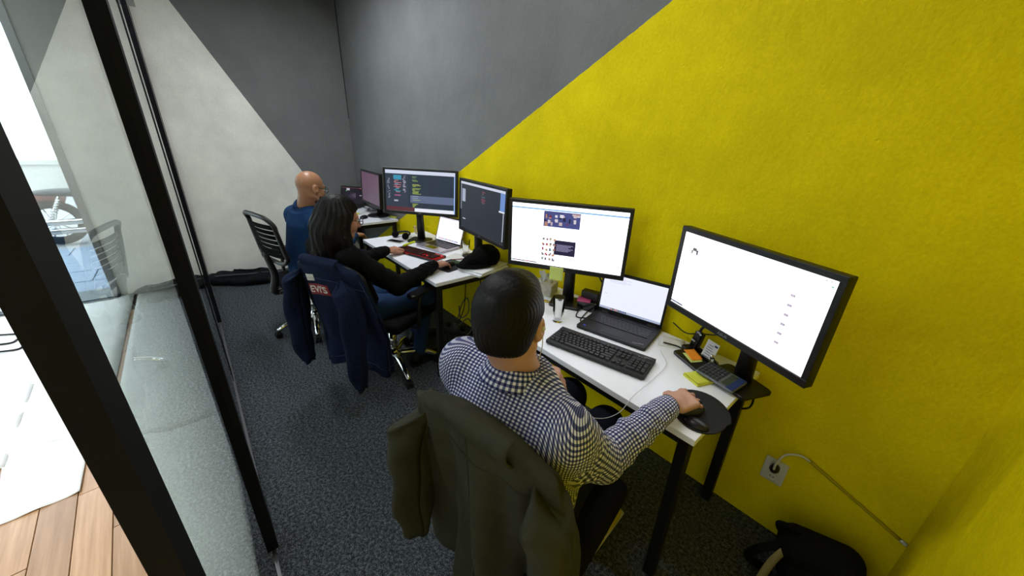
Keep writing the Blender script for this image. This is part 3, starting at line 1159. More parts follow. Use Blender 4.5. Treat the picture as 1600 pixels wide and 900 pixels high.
def scr_mac():
    q = [(0, 0, 1, 1, (1.25, 1.18, 1.28)), (0, 0, 1, 0.05, '#d8cfe0')]
    r = random.Random(12)
    for i in range(16):
        q.append((0.1 + 0.05 * i, 0.9, 0.135 + 0.05 * i, 0.96, r.choice(['#4a62b8', '#7c9ad8', '#c86a8a', '#5aa0a0', '#8a86a8'])))
    for i in range(7):
        q.append((0.12, 0.2 + 0.06 * i, 0.8 - 0.1 * (i % 3), 0.21 + 0.06 * i, '#e2d8ea'))
    return q


def monitor(name, c, yaw, tilt, w, h, rects, label, base_z=0.74, logo=None, base='slab', neck_off=0.0, bez=0.018, so=0.11, foot=(0.26, 0.19)):
    """c: centre of the screen face; yaw: direction the face looks (deg)"""
    n = Vector((math.cos(R(yaw)), math.sin(R(yaw)), 0))
    bx = Vector(c) - n * so
    t = empty(name, (bx.x, bx.y, base_z), R(yaw - 90))     # local +Y looks along the face normal; viewer's right is local -X
    tag(t, label, 'monitor', 'computer monitors on the desks')
    zc = c[2] - base_z
    # display shell with the face bezel
    bm = BM()
    Tm = mtx((0, so, zc), (R(tilt), 0, 0))
    box(bm, (0, -0.016, 0), (w, 0.030, h), bev=0.004, mt=Tm)
    box(bm, (0, -0.042, -0.01), (w * 0.7, 0.03, h * 0.62), bev=0.012, mt=Tm)
    # bezel: four strips round the panel
    bb = bez * 1.35
    box(bm, (0, 0.0015, h / 2 - bez / 2), (w, 0.009, bez), bev=0.002, seg=1, mt=Tm)
    box(bm, (0, 0.0015, -h / 2 + bb / 2), (w, 0.009, bb), bev=0.002, seg=1, mt=Tm)
    for sx in (-1, 1):
        box(bm, (sx * (w / 2 - bez / 2), 0.0015, (bb - bez) / 2), (bez, 0.009, h - bez - bb + 0.004), bev=0.002, seg=1, mt=Tm)
    sh = obj('display_shell', bm, 'black_plastic', t)
    me = panel_mesh(w - 2 * bez, h - bez - bb, rects)
    off = Tm @ Vector((0, 0.0005, (bb - bez) / 2))
    link('screen', me, 'screen', t, off, (R(tilt), 0, 0))
    # neck and foot
    bm = BM()
    tube(bm, [(neck_off, -0.02, 0.012), (neck_off, -0.015, zc * 0.45), (neck_off, so - 0.065, zc - h * 0.12)], [0.034, 0.03, 0.03], 12)
    obj('neck', bm, 'black_plastic', t, smooth=True)
    bm = BM()
    if base == 'round':
        lathe(bm, [(0.115, 0), (0.118, 0.006), (0.11, 0.014), (0.04, 0.024), (0.03, 0.03)], 32, Matrix.Translation((neck_off, 0, 0)))
        obj('foot', bm, 'black_plastic', t, smooth=True)
    else:
        rslab(bm, (neck_off, 0.01, 0.008), foot[0], foot[1], 0.016, 0.02, bev=0.003)
        obj('foot', bm, 'black_plastic', t)
    if logo:
        o = text_mesh('logo', logo, bb * 0.55, 'alu_grey', sh, Tm @ Vector((0, 0.0066, -h / 2 + bb / 2)), (R(90 - tilt), 0, PI), extr=0.0003, sx=1.25, bold=0.0003)
    else:
        bm = BM()
        box(bm, (0, 0.0063, -h / 2 + bb / 2), (0.024, 0.001, 0.005), mt=Tm)
        obj('logo', bm, 'alu_grey', sh)
    return t


monitor('monitor', (4.664, -0.268, 1.118), -113.0, 0.0, 0.615, 0.357, scr_white(), 'large monitor with a white page at the right desk end, tilted in view', logo='ASUS', bez=0.02, neck_off=-0.03, foot=(0.20, 0.15))
monitor('monitor', (3.862, -0.270, 1.140), -60.0, -2.0, 0.615, 0.357, scr_page(), 'large monitor showing a web page with photos, yellow note on its edge', neck_off=-0.02, foot=(0.18, 0.15))
monitor('monitor', (3.095, -0.245, 1.150), -96.5, 2.0, 0.615, 0.362, scr_dark(), 'dark-screened monitor beside the black fleece hat', neck_off=0.26, foot=(0.18, 0.15))
monitor('monitor', (2.260, -0.250, 1.166), -51.0, 5.9, 0.633, 0.363, scr_code(), 'large monitor full of code behind the silver laptop', so=0.07, neck_off=0.05, foot=(0.18, 0.15))
monitor('monitor', (0.98, -0.185, 1.040), -92.5, 3.4, 0.60, 0.355, scr_purple(), 'monitor with a dull purple screen on the far corner desk', base='round', so=0.06)

# ================================================================== KEYBOARDS AND LAPTOPS
def keycap_mesh(w, d, h, material, name='key'):
    me = bpy.data.meshes.new(name)
    a, b = w / 2, d / 2
    i = min(w, d) * 0.14
    vs = [(-a, -b, 0), (a, -b, 0), (a, b, 0), (-a, b, 0), (-a + i, -b + i, h), (a - i, -b + i, h), (a - i, b - i, h), (-a + i, b - i, h)]
    fs = [(0, 1, 5, 4), (1, 2, 6, 5), (2, 3, 7, 6), (3, 0, 4, 7), (4, 5, 6, 7)]
    me.from_pydata(vs, [], fs)
    me.materials.append(M[material])
    return me


# key rows in units of one key pitch, from the far row to the near row
MAIN = [[1, -1, 1, 1, 1, 1, -.5, 1, 1, 1, 1, -.5, 1, 1, 1, 1],
        [1] * 13 + [2], [1.5] + [1] * 12 + [1.5], [1.75] + [1] * 11 + [2.25], [2.25] + [1] * 10 + [2.75], [1.25, 1.25, 1.25, 6.25, 1.25, 1.25, 1.25, 1.25]]


def key_layout(full=True):
    out = []
    for r, row in enumerate(MAIN):
        x = 0
        y = -r - (0.3 if r > 0 else 0)
        for w in row:
            if w > 0:
                out.append((x + w / 2, y, w, 1))
            x += abs(w)
    if full:
        for r in range(3):
            for c in range(3):
                out.append((15.75 + c, -r - (0.3 if r > 0 else 0), 1, 1))
        out += [(16.75, -4.3, 1, 1), (15.75, -5.3, 1, 1), (16.75, -5.3, 1, 1), (17.75, -5.3, 1, 1)]
        for r in range(4):
            for c in range(3):
                out.append((19.0 + c, -1.3 - r, 1, 1))
        out += [(22.0, -1.3, 1, 1), (22.0, -2.8, 1, 2), (22.0, -4.8, 1, 2), (19.5, -5.3, 2, 1), (21, -5.3, 1, 1)]
    return out


# black full-size keyboard nearest the man in the checked shirt
kb = empty('keyboard', (4.263, -0.450, 0.742), R(13.5))
tag(kb, 'black full-size keyboard in front of the open black laptop', 'keyboard')
bm = BM()
rslab(bm, (0, 0, 0.009), 0.452, 0.165, 0.016, 0.012, bev=0.003)
box(bm, (0, 0.066, 0.0165), (0.45, 0.03, 0.006), bev=0.002, seg=1)
obj('case', bm, 'dark_plastic', kb)
pit = 0.0192
cache = {}
for (kx, ky, kw, kd) in key_layout():
    if (kw, kd) not in cache:
        cache[(kw, kd)] = keycap_mesh(kw * pit - 0.0016, kd * pit - 0.0016, 0.008, 'key')
    link('key', cache[(kw, kd)], None, kb, (-0.215 + kx * pit, 0.047 + ky * pit, 0.016))
text_mesh('maker_name', 'Logitech', 0.009, 'legend', kb, (0.193, 0.066, 0.0197), (0, 0, 0), extr=0.0002)
bm = BM()
for i in range(3):
    box(bm, (0.160 + i * 0.012, 0.055, 0.0195), (0.006, 0.002, 0.0006))
obj('indicator_lights', bm, 'legend', kb)

# red back-lit keyboard of the woman
kb = empty('keyboard', (2.530, -0.425, 0.742), R(16.5))
tag(kb, 'black keyboard glowing red between the keys, under the woman\'s hand', 'keyboard')
bm = BM()
rslab(bm, (0, 0, 0.008), 0.44, 0.15, 0.014, 0.012, bev=0.003)
obj('case', bm, 'black_plastic', kb)
bm = BM()
rslab(bm, (0, -0.004, 0.0155), 0.424, 0.118, 0.001, 0.006)
obj('glow_plate', bm, 'red_glow', kb)
bm = BM()
box(bm, (-0.17, -0.0752, 0.010), (0.05, 0.002, 0.004))
box(bm, (-0.05, -0.0752, 0.010), (0.03, 0.002, 0.004))
box(bm, (0.2205, 0.0, 0.010), (0.002, 0.10, 0.004))
obj('glow_strip', bm, 'red_glow', kb)
cache = {}
for (kx, ky, kw, kd) in key_layout():
    if (kw, kd) not in cache:
        cache[(kw, kd)] = keycap_mesh(kw * 0.0182 - 0.0016, kd * 0.0182 - 0.0016, 0.0085, 'dark_red_key')
    link('key', cache[(kw, kd)], None, kb, (-0.205 + kx * 0.0182, 0.044 + ky * 0.0182, 0.016))


def laptop(name, c, yaw, w, d, lid, open_deg, rects, label, body, deck, keymat, z=0.741, th=0.016, bez=0.011, wristmark=None):
    """c: centre of the base; yaw: turn about z; lid stands at the far (+y) edge"""
    t = empty(name, (c[0], c[1], z), R(yaw))
    tag(t, label, 'laptop')
    bm = BM()
    rslab(bm, (0, 0, th / 2), w, d, th, 0.012, bev=0.002)
    base = obj('base', bm, body, t)
    kwid = w * 0.86
    p = kwid / 15
    bm = BM()
    box(bm, (0, d * 0.14, th + 0.0002), (kwid + 0.006, p * 6.1, 0.0008))
    obj('key_well', bm, deck, base)
    bm = BM()
    for (kx, ky, kw, kd) in key_layout(False):
        x, y = -kwid / 2 + kx * p, d * 0.14 + 2.75 * p * 0.98 + ky * p * 0.95
        box(bm, (x, y, th + 0.0014), (kw * p - 0.0022, p * 0.86, 0.0022))
    ks = obj('keys', bm, keymat, t)
    ks['kind'] = 'stuff'
    bm = BM()
    box(bm, (0, -d * 0.30, th + 0.0002), (w * 0.32, d * 0.26, 0.0008))
    obj('touchpad', bm, deck, base)
    # lid
    a = R(open_deg - 90)
    hy = d / 2 - 0.004
    Tm = mtx((0, hy, th), (-a, 0, 0))
    bm = BM()
    box(bm, (0, 0.004, lid / 2), (w, 0.006, lid), bev=0.0022, mt=Tm)
    for sgn in (-1, 1):
        box(bm, (sgn * (w / 2 - bez / 2), 0.0005, lid / 2), (bez, 0.0022, lid - 0.004), mt=Tm)
    box(bm, (0, 0.0005, lid - bez * 0.75), (w - 0.004, 0.0022, bez * 1.3), mt=Tm)
    box(bm, (0, 0.0005, bez * 0.9), (w - 0.004, 0.0022, bez * 1.8), mt=Tm)
    obj('lid', bm, 'black_plastic' if body != 'silver' else 'silver', t)
    if body == 'silver':
        bm = BM()
        for sgn in (-1, 1):
            box(bm, (sgn * (w / 2 - bez / 2 - 0.001), -0.0008, lid / 2), (bez - 0.002, 0.001, lid - 0.006), mt=Tm)
        box(bm, (0, -0.0008, lid - bez * 0.75), (w - 0.006, 0.001, bez * 1.2), mt=Tm)
        box(bm, (0, -0.0008, bez * 0.9), (w - 0.006, 0.001, bez * 1.6), mt=Tm)
        obj('bezel', bm, 'black_gloss', t)
    me = panel_mesh(w - 2 * bez, lid - bez * 3.2, rects)
    # panel_mesh faces +Y with u=0 at +X; turn it to face -Y
    link('screen', me, 'screen', t, Tm @ Vector((0, 0.0003, lid / 2 + bez * 0.25)), Euler((a, 0, PI)))
    bm = BM()
    for sgn in (-1, 1):
        cyl(bm, (sgn * w * 0.36 - 0.02, hy, th), (sgn * w * 0.36 + 0.02, hy, th), 0.006, 10)
    obj('hinge', bm, 'dark_plastic', t)
    if wristmark:
        text_mesh('maker_name', wristmark, 0.013, 'legend', base, (w * 0.38, -d * 0.40, th + 0.0006), (0, 0, R(18)), extr=0.0002)
        bm = BM()
        box(bm, (-w * 0.40, -d * 0.40, th + 0.0006), (0.014, 0.014, 0.0006))
        obj('sticker', bm, 'blue_note', base)
    return t


laptop('laptop', (4.192, -0.197), 12.0, 0.345, 0.240, 0.225, 97, scr_doc(), 'black laptop with a blank white document behind the full-size keyboard', 'dark_plastic', 'black_plastic', 'key', wristmark='ThinkPad')
laptop('laptop', (2.440, -0.205), 11.0, 0.315, 0.215, 0.215, 108, scr_mac(), 'silver laptop with a bright screen below the code monitor', 'silver', 'black_gloss', 'black_plastic', bez=0.007)
laptop('laptop', (0.33, -0.26), 38.0, 0.335, 0.235, 0.225, 106, scr_lapfar(), 'dark laptop with a black screen on the far corner desk', 'dark_plastic', 'black_plastic', 'key')

# ================================================================== THINGS ON THE NEAR DESK
ZD = 0.7405


def drinking_glass(name, loc, r0, r1, h, label):
    bm = BM()
    lathe(bm, [(r0 * 0.9, 0), (r0, 0.002), (r1, h - 0.001), (r1 - 0.0008, h), (r1 - 0.002, h - 0.001), (r0 - 0.002, 0.010), (r0 * 0.3, 0.009)], 36)
    o = obj(name, bm, 'glass', None, loc, smooth=True)
    return tag(o, label, 'glass')


drinking_glass('drinking_glass', (3.945, -0.372, ZD), 0.026, 0.032, 0.135, 'empty tall drinking glass beside the seated man\'s head')
drinking_glass('drinking_glass', (2.715, -0.115, ZD), 0.028, 0.036, 0.115, 'empty clear glass at the corner of the silver laptop')

# tissue box
t = empty('tissue_box', (3.640, -0.160, ZD), R(22))
tag(t, 'cream tissue box with white tissues pulled up, below the web page monitor', 'tissue box')
bm = BM()
box(bm, (0, 0, 0.034), (0.125, 0.115, 0.068), bev=0.002)
obj('carton', bm, 'tissue_box', t)
bm = BM()
rslab(bm, (0, 0, 0.0685), 0.08, 0.045, 0.0012, 0.02)
obj('opening', bm, 'white_plastic', t)
for i, (dx, sc, hh) in enumerate(((-0.018, 1.0, 0.075), (0.022, 0.8, 0.062))):
    def fn(u, v, dx=dx, hh=hh, sc=sc, i=i):
        a = (u - 0.5) * 2
        w = 0.03 * sc * (0.4 + 0.9 * v * (1.2 - v))
        return (dx + a * w + 0.008 * math.sin(5 * v + i), 0.012 * math.sin(6 * u + 3 * v + i), 0.067 + hh * v * (1 - 0.25 * a * a) + 0.006 * math.sin(9 * u))
    grid_mesh('tissue', 12, 10, fn, 'paper', t, 0.0006)

# pens by the tissue box
for i, (a, b, m_, lab) in enumerate([((3.660, -0.300, ZD + 0.005), (3.755, -0.235, ZD + 0.005), 'orange_pen', 'orange pencil lying before the tissue box'),
                                     ((3.735, -0.268, ZD + 0.005), (3.80, -0.205, ZD + 0.005), 'wood_pencil', 'yellow pen lying next to the orange pencil')]):
    t = empty('pen', a, 0)
    tag(t, lab, 'pen')
    d = Vector(b) - Vector(a)
    bm = BM()
    tube(bm, [(0, 0, 0), d * 0.86], 0.0045, 8)
    obj('barrel', bm, m_, t, smooth=True)
    bm = BM()
    tube(bm, [d * 0.86, d], [0.0045, 0.001], 8)
    obj('tip', bm, 'black_plastic', t, smooth=True)

# black box with a pink note
t = empty('desk_organiser', (3.945, -0.120, ZD), R(14))
tag(t, 'black plastic desk box with a pink note on top, left of the laptop', 'desk box')
bm = BM()
box(bm, (0, 0, 0.027), (0.105, 0.085, 0.054), bev=0.005)
obj('body', bm, 'black_gloss', t)
bm = BM()
box(bm, (0, 0.015, 0.075), (0.1, 0.05, 0.05), bev=0.005)
obj('rear_compartment', bm, 'black_plastic', t)


def note(name, loc, yaw, sx, sy, m_, label, n=1, cat='sticky note', tilt=(0, 0)):
    def fn(u, v):
        x, y = (u - 0.5) * sx, (v - 0.5) * sy
        return (x, y, 0.006 * v * v * (1 if n == 1 else 0))
    t = empty(name, loc, R(yaw))
    t.rotation_euler = (R(tilt[0]), R(tilt[1]), R(yaw))
    tag(t, label, cat)
    if n > 1:
        bm = BM()
        box(bm, (0, 0, n * 0.0005), (sx, sy, n * 0.001))
        obj('pad', bm, m_, t)
        grid_top = grid_mesh('top_sheet', 6, 8, lambda u, v: ((u - 0.5) * sx, (v - 0.5) * sy, n * 0.001 + 0.0006 + 0.004 * max(0, 0.4 - v) ** 2 * 8), m_, t, 0.0004)
    else:
        grid_mesh('sheet', 6, 8, fn, m_, t, 0.0004)
    return t


note('sticky_note', (3.935, -0.155, ZD + 0.056), 30, 0.072, 0.055, 'pink_note', 'pink sticky note lying on the black desk box')
# yellow note stuck to the lower edge of the web page monitor
t = note('sticky_note', (3.842, -0.297, 0.952), 30, 0.072, 0.072, 'lime_note', 'yellow note stuck below the web page monitor screen')
t.rotation_euler = (R(86), 0, R(30))

# cables behind the laptop
def cable(name, pts, r, m_, label, group=None, n=8):
    bm = BM()
    tube(bm, smoothpath(pts, n), r, 6)
    o = obj(name, bm, m_, smooth=True)
    return tag(o, label, 'cable', group)


cable('charger_cable', [(3.93, -0.19, ZD + .004), (3.98, -0.26, ZD + .004), (4.03, -0.20, ZD + .005), (4.02, -0.10, ZD + .02), (4.0, -0.03, ZD + .05), (3.99, -0.012, 0.6), (3.98, -0.015, 0.35)], 0.003, 'cable', 'black cable looping from the desk box to behind the laptop')
cable('charger_cable', [(3.97, -0.16, ZD + .004), (4.02, -0.28, ZD + .004), (4.06, -0.22, ZD + .004), (4.07, -0.12, ZD + .006), (4.05, -0.05, ZD + .01)], 0.003, 'cable', 'black cable curled at the left side of the black laptop')
cable('monitor_cable', [(3.98, -0.16, 1.0), (3.985, -0.10, 0.92), (3.99, -0.04, 0.84), (4.0, -0.015, 0.7)], 0.004, 'cable', 'black cable hanging from the web page monitor to the wall')
cable('keyboard_cable', [(4.10, -0.345, ZD + .004), (4.05, -0.30, ZD + .004), (4.03, -0.25, ZD + .004), (4.04, -0.16, ZD + .004)], 0.002, 'cable', 'thin black cable between the full-size keyboard and laptop')
cable('power_cable', [(4.40, -0.14, ZD + .008), (4.46, -0.12, ZD + .008), (4.51, -0.125, ZD + .006), (4.54, -0.10, ZD + .01)], 0.0035, 'cable', 'black power plug lead at the right side of the black laptop')
cable('wall_cable', [(4.37, -0.012, 0.80), (4.44, -0.015, 0.775), (4.50, -0.02, 0.80), (4.58, -0.02, 0.83), (4.64, -0.06, 0.90)], 0.003, 'cable', 'black cable along the yellow wall behind the phone dock')

# white paper behind the laptop
note('paper_sheet', (4.425, -0.105, ZD + 0.0005), 24, 0.115, 0.09, 'paper', 'white paper slip on the desk right of the laptop', cat='paper')

# phone dock
t = empty('phone_dock', (4.515, -0.085, ZD), R(-30))
tag(t, 'upright black handset dock standing against the yellow wall', 'phone dock')
bm = BM()
rslab(bm, (0, 0, 0.006), 0.08, 0.075, 0.012, 0.012, bev=0.002)
obj('foot', bm, 'black_plastic', t)
bm = BM()
box(bm, (0, 0.008, 0.052), (0.044, 0.03, 0.09), rot=(R(-14), 0, 0), bev=0.01)
obj('handset', bm, 'black_gloss', t)
bm = BM()
box(bm, (0, -0.012, 0.055), (0.022, 0.002, 0.006), rot=(R(-14), 0, 0))
obj('mark', bm, 'legend', t)
bm = BM()
tube(bm, smoothpath([(0, 0.012, 0.095), (0.003, 0.014, 0.115), (0.008, 0.03, 0.13)], 4), 0.006, 8)
obj('antenna', bm, 'black_plastic', t, smooth=True)

# card holder with a card
t = empty('card_holder', (4.600, -0.132, ZD + 0.012), R(-28))
tag(t, 'small holder with an upright white business card beside the dock', 'card holder')
bm = BM()
box(bm, (0, 0, 0.006), (0.07, 0.04, 0.012), bev=0.003)
box(bm, (0.03, -0.012, 0.02), (0.014, 0.014, 0.03), bev=0.004)
obj('stand', bm, 'acrylic', t)
cards = BM()
box(cards, (-0.008, 0.004, 0.044), (0.06, 0.0015, 0.078), rot=(R(-16), 0, R(6)))
c_ = obj('card', cards, 'paper', t)
bm = BM()
for i in range(6):
    box(bm, (-0.012 + 0.002 * (i % 2), -0.0015 + 0.0031 * (i - 2.5) * 0.93, 0.040 + 0.010 * (i - 2.5)), (0.034 - 0.006 * (i % 3), 0.0006, 0.0022), rot=(R(-16), 0, R(6)))
box(bm, (0.010, 0.0115, 0.070), (0.014, 0.0008, 0.008), rot=(R(-16), 0, R(6)))
obj('print', bm, 'calc_blue', c_)
bm = BM()
tube(bm, [(0.026, -0.014, 0.03), (0.030, -0.016, 0.045)], 0.007, 10)
obj('clip', bm, 'chrome', t, smooth=True)

# black tray with notes and a calculator
t = empty('desk_tray', (4.570, -0.162, ZD), R(-26))
tag(t, 'flat black desk tray under the right monitor holding notes', 'tray')
bm = BM()
rslab(bm, (0, 0, 0.006), 0.18, 0.13, 0.012, 0.022, bev=0.003)
obj('body', bm, 'black_plastic', t)
note('sticky_note', (4.548, -0.170, ZD + 0.0135), -38, 0.075, 0.05, 'lime_note', 'pale green note under the orange one in the black tray')
note('sticky_note', (4.542, -0.152, ZD + 0.0165), -42, 0.085, 0.045, 'orange_note', 'orange sticky note in the black tray')
note('sticky_pad', (4.628, -0.288, ZD), -22, 0.078, 0.078, 'yellow_note', 'thick yellow sticky note pad on the desk by the calculator', n=9)
t = empty('calculator', (4.690, -0.240, ZD + 0.022), R(-12))
t.rotation_euler = (R(10), R(0), R(-12))
tag(t, 'grey calculator with many keys leaning on the black tray', 'calculator')
bm = BM()
rslab(bm, (0, 0, 0.006), 0.155, 0.092, 0.012, 0.008, bev=0.003)
obj('body', bm, 'calc_body', t)
bm = BM()
box(bm, (0.061, 0, 0.0125), (0.03, 0.088, 0.002), bev=0.001, seg=1)
obj('end_panel', bm, 'calc_blue', t)
bm = BM()
box(bm, (0.036, 0.002, 0.0132), (0.026, 0.07, 0.002), bev=0.0008, seg=1)
obj('display', bm, 'lcd', t)
ck = keycap_mesh(0.0115, 0.0125, 0.004, 'calc_key')
for i in range(6):
    for j in range(5):
        link('key', ck, None, t, (-0.066 + i * 0.0145, -0.033 + j * 0.0165, 0.012))
# mouse mat with gel rest
t = empty('mouse_mat', (4.715, -0.470, ZD), R(20))
tag(t, 'black round mouse mat with gel wrist rest at the desk corner', 'mouse mat')
bm = BM()
pts = []
for i in range(40):
    a = 2 * PI * i / 40
    rx, ry = (0.098, 0.118)
    pts.append((rx * math.cos(a) * (1 - 0.10 * (math.sin(a) < -0.3)), ry * math.sin(a)))
top = [bm.verts.new((x, y, 0.004)) for x, y in pts]
bot = [bm.verts.new((x * 1.005, y * 1.005, 0.0)) for x, y in pts]
for i in range(40):
    bm.faces.new((bot[i], bot[(i + 1) % 40], top[(i + 1) % 40], top[i]))
bm.faces.new(top)
bm.faces.new(bot[::-1])
obj('mat', bm, 'mat_black', t)
s = SDF(0.004)
s.ell((-0.005, -0.085, 0.006), (0.040, 0.026, 0.018), rot=(0, 0, -12), k=0.015)
s.mesh('wrist_rest', 'gel', t)
# mouse under the hand
t = empty('computer_mouse', (4.700, -0.505, ZD + 0.005), R(-20))
tag(t, 'dark mouse under the near man\'s right hand', 'mouse')
s = SDF(0.004)
s.ell((0, 0, 0.010), (0.030, 0.052, 0.024))
s.rbox((0, 0, -0.03), (0.1, 0.1, 0.03), (0, 0, 0), 0.001, op='s', k=0.002)
s.mesh('shell', 'dark_plastic', t)
bm = BM()
cyl(bm, (-0.004, 0.03, 0.031), (0.004, 0.03, 0.031), 0.007, 12)
obj('scroll_wheel', bm, 'rubber', t, smooth=True)

# ================================================================== THINGS ON THE MIDDLE DESK
def phone(loc, yaw, case, label, w=0.072, l=0.146):
    t = empty('smartphone', loc, R(yaw))
    tag(t, label, 'phone')
    bm = BM()
    rslab(bm, (0, 0, 0.004), w, l, 0.008, 0.01, bev=0.0015)
    obj('case', bm, case, t)
    bm = BM()
    rslab(bm, (0, 0, 0.0083), w - 0.006, l - 0.008, 0.0008, 0.008)
    obj('glass_front', bm, 'black_gloss', t)


phone((2.10, -0.425, ZD), -62, 'white_plastic', 'white phone with black face beside the woman\'s left hand')
phone((1.03, -0.125, ZD), -40, 'black_plastic', 'dark phone lying on the far corner desk')
# highlighter
t = empty('highlighter', (2.388, -0.480, 0.785), 0)
tag(t, 'lime green highlighter pen in the woman\'s left hand', 'highlighter')
d = Vector((-0.062, 0.125, -0.002))
bm = BM()
tube(bm, [(0, 0, 0), d * 0.55], 0.009, 12)
obj('barrel', bm, 'lime_pen', t, smooth=True)
bm = BM()
tube(bm, [d * 0.55, d * 0.58, d * 0.97, d], [0.0085, 0.0098, 0.0088, 0.007], 12)
obj('cap', bm, 'lime_pen', t, smooth=True)
note('sticky_note', (2.20, -0.245, ZD + 0.0005), 20, 0.075, 0.06, 'blue_note', 'blue note half under the silver laptop')
# mouse mat, mouse
t = empty('mouse_mat', (2.895, -0.370, ZD), R(12))
tag(t, 'dark mat under the woman\'s right hand', 'mouse mat')
bm = BM()
rslab(bm, (0, 0, 0.0015), 0.20, 0.22, 0.003, 0.015)
obj('cloth', bm, 'mat_black', t)
bm = BM()
rslab(bm, (0.01, 0.065, 0.0034), 0.16, 0.075, 0.0006, 0.01)
obj('printed_panel', bm, 'mat_green', t)
t = empty('computer_mouse', (2.895, -0.375, ZD + 0.0035), R(8))
tag(t, 'small black mouse under the woman\'s right hand', 'mouse')
s = SDF(0.004)
s.ell((0, 0, 0.008), (0.029, 0.05, 0.021))
s.rbox((0, 0, -0.03), (0.1, 0.1, 0.03), (0, 0, 0), 0.001, op='s', k=0.002)
s.mesh('shell', 'black_plastic', t)
# stack of papers / notebooks
for i, (dx, dy, yw, lab) in enumerate([(0, 0, 10, 'white notebook at the bottom of the stack under the black hat'), (-0.012, 0.012, 15, 'white notebook on top of the stack under the black hat')]):
    t = empty('notebook', (3.085 + dx, -0.215 + dy, ZD + 0.012 * i), R(yw))
    tag(t, lab, 'notebook', 'notebooks under the hat')
    bm = BM()
    rslab(bm, (0, 0, 0.0055), 0.21, 0.29, 0.008, 0.006)
    obj('pages', bm, 'paper', t)
    bm = BM()
    rslab(bm, (0, 0, 0.0006), 0.214, 0.294, 0.0012, 0.006)
    rslab(bm, (0, 0, 0.0104), 0.214, 0.294, 0.0012, 0.006)
    obj('covers', bm, 'laminate', t)
# thin papers and red pencil by the laptop corner
note('paper_sheet', (2.76, -0.225, ZD + 0.0005), 15, 0.15, 0.12, 'paper', 'loose white papers between silver laptop and black hat', cat='paper')
t = empty('pencil', (2.80, -0.30, ZD + 0.006), 0)
tag(t, 'thin red pencil by the woman\'s right hand', 'pencil')
bm = BM()
tube(bm, [(0, 0, 0), (0.05, 0.11, 0.004)], 0.0036, 6)
obj('barrel', bm, 'red_print', t)
bm = BM()
tube(bm, [(0.05, 0.11, 0.004), (0.057, 0.125, 0.004)], [0.0036, 0.0006], 6)
obj('tip', bm, 'wood_pencil', t)
# black fleece hat
hat = empty('fleece_hat', (3.055, -0.215, ZD + 0.0235), R(20))
tag(hat, 'crumpled black fleece hat lying on the white notebooks', 'hat')
s = SDF(0.006)
s.ell((0.02, 0.03, 0.062), (0.095, 0.105, 0.080), k=0.03)
s.ell((-0.035, -0.06, 0.035), (0.06, 0.055, 0.04), rot=(0, 0, 30), k=0.03)
s.ell((-0.06, -0.1, 0.018), (0.045, 0.045, 0.02), k=0.02)
s.ell((0.06, 0.08, 0.05), (0.04, 0.05, 0.05), k=0.02)


def dz(V):
    n = 0.006 * np.sin(V[:, 0] * 70 + 3 * np.sin(V[:, 1] * 40)) * np.sin(V[:, 1] * 55 + 1)
    V[:, 2] = np.maximum(V[:, 2] + n, 0.0)
    return V


s.mesh('crown', 'cap', hat, disp=dz)
bm = BM()
tube(bm, smoothpath([(-0.115, -0.125, 0.012), (-0.05, -0.15, 0.014), (0.03, -0.10, 0.016), (0.09, -0.02, 0.016)], 6), [0.012, 0.014, 0.014, 0.01], 8)
obj('brim_band', bm, 'cap', hat, smooth=True)

# figurine by the monitor foot
t = empty('figurine', (1.930, -0.150, ZD), R(-20))
tag(t, 'small cream toy figure standing by the code monitor', 'figurine')
s = SDF(0.0035)
s.ell((0, 0, 0.058), (0.017, 0.017, 0.02), k=0.006)
s.cone((0, 0, 0.022), (0, 0, 0.04), 0.013, 0.010, k=0.008)
s.cone((-0.008, 0, 0.005), (-0.006, 0, 0.022), 0.006, 0.007, k=0.005)
s.cone((0.008, 0, 0.005), (0.006, 0, 0.022), 0.006, 0.007, k=0.005)
s.cone((-0.011, 0, 0.037), (-0.02, 0.004, 0.024), 0.0045, 0.0045, k=0.005)
s.cone((0.011, 0, 0.037), (0.02, 0.004, 0.024), 0.0045, 0.0045, k=0.005)
s.mesh('body', 'figure', t)
bm = BM()
for sx in (-0.007, 0.007):
    sphere(bm, (sx, -0.015, 0.061), 0.004, 8)
obj('eyes', bm, 'black_gloss', t)
# black headset heap
t = empty('headset', (2.015, -0.335, ZD), R(20))
tag(t, 'black headset folded on the middle desk before the monitor foot', 'headset')
bm = BM()
tube(bm, smoothpath([(-0.07, 0, 0.03), (-0.06, 0.05, 0.04), (0, 0.08, 0.045), (0.06, 0.05, 0.04), (0.07, 0, 0.03)], 6), 0.009, 8)
obj('headband', bm, 'black_plastic', t, smooth=True)
for sx in (-1, 1):
    s = SDF(0.005)
    s.ell((sx * 0.062, -0.005, 0.03), (0.024, 0.036, 0.03))
    s.mesh('ear_cup', 'mesh_black', t)
# white travel adapter
t = empty('power_adapter', (2.235, -0.060, ZD), R(15))
tag(t, 'white power adapter with legs-like plugs behind the silver laptop', 'adapter')
bm = BM()
box(bm, (0, 0, 0.036), (0.085, 0.045, 0.032), bev=0.010)
obj('body', bm, 'white_plastic', t)
bm = BM()
for sx in (-0.028, 0.028):
    for sy in (-0.012, 0.012):
        cyl(bm, (sx, sy, 0.0), (sx * 0.9, sy, 0.025), 0.005, 8)
obj('plug_pins', bm, 'white_plastic', t)

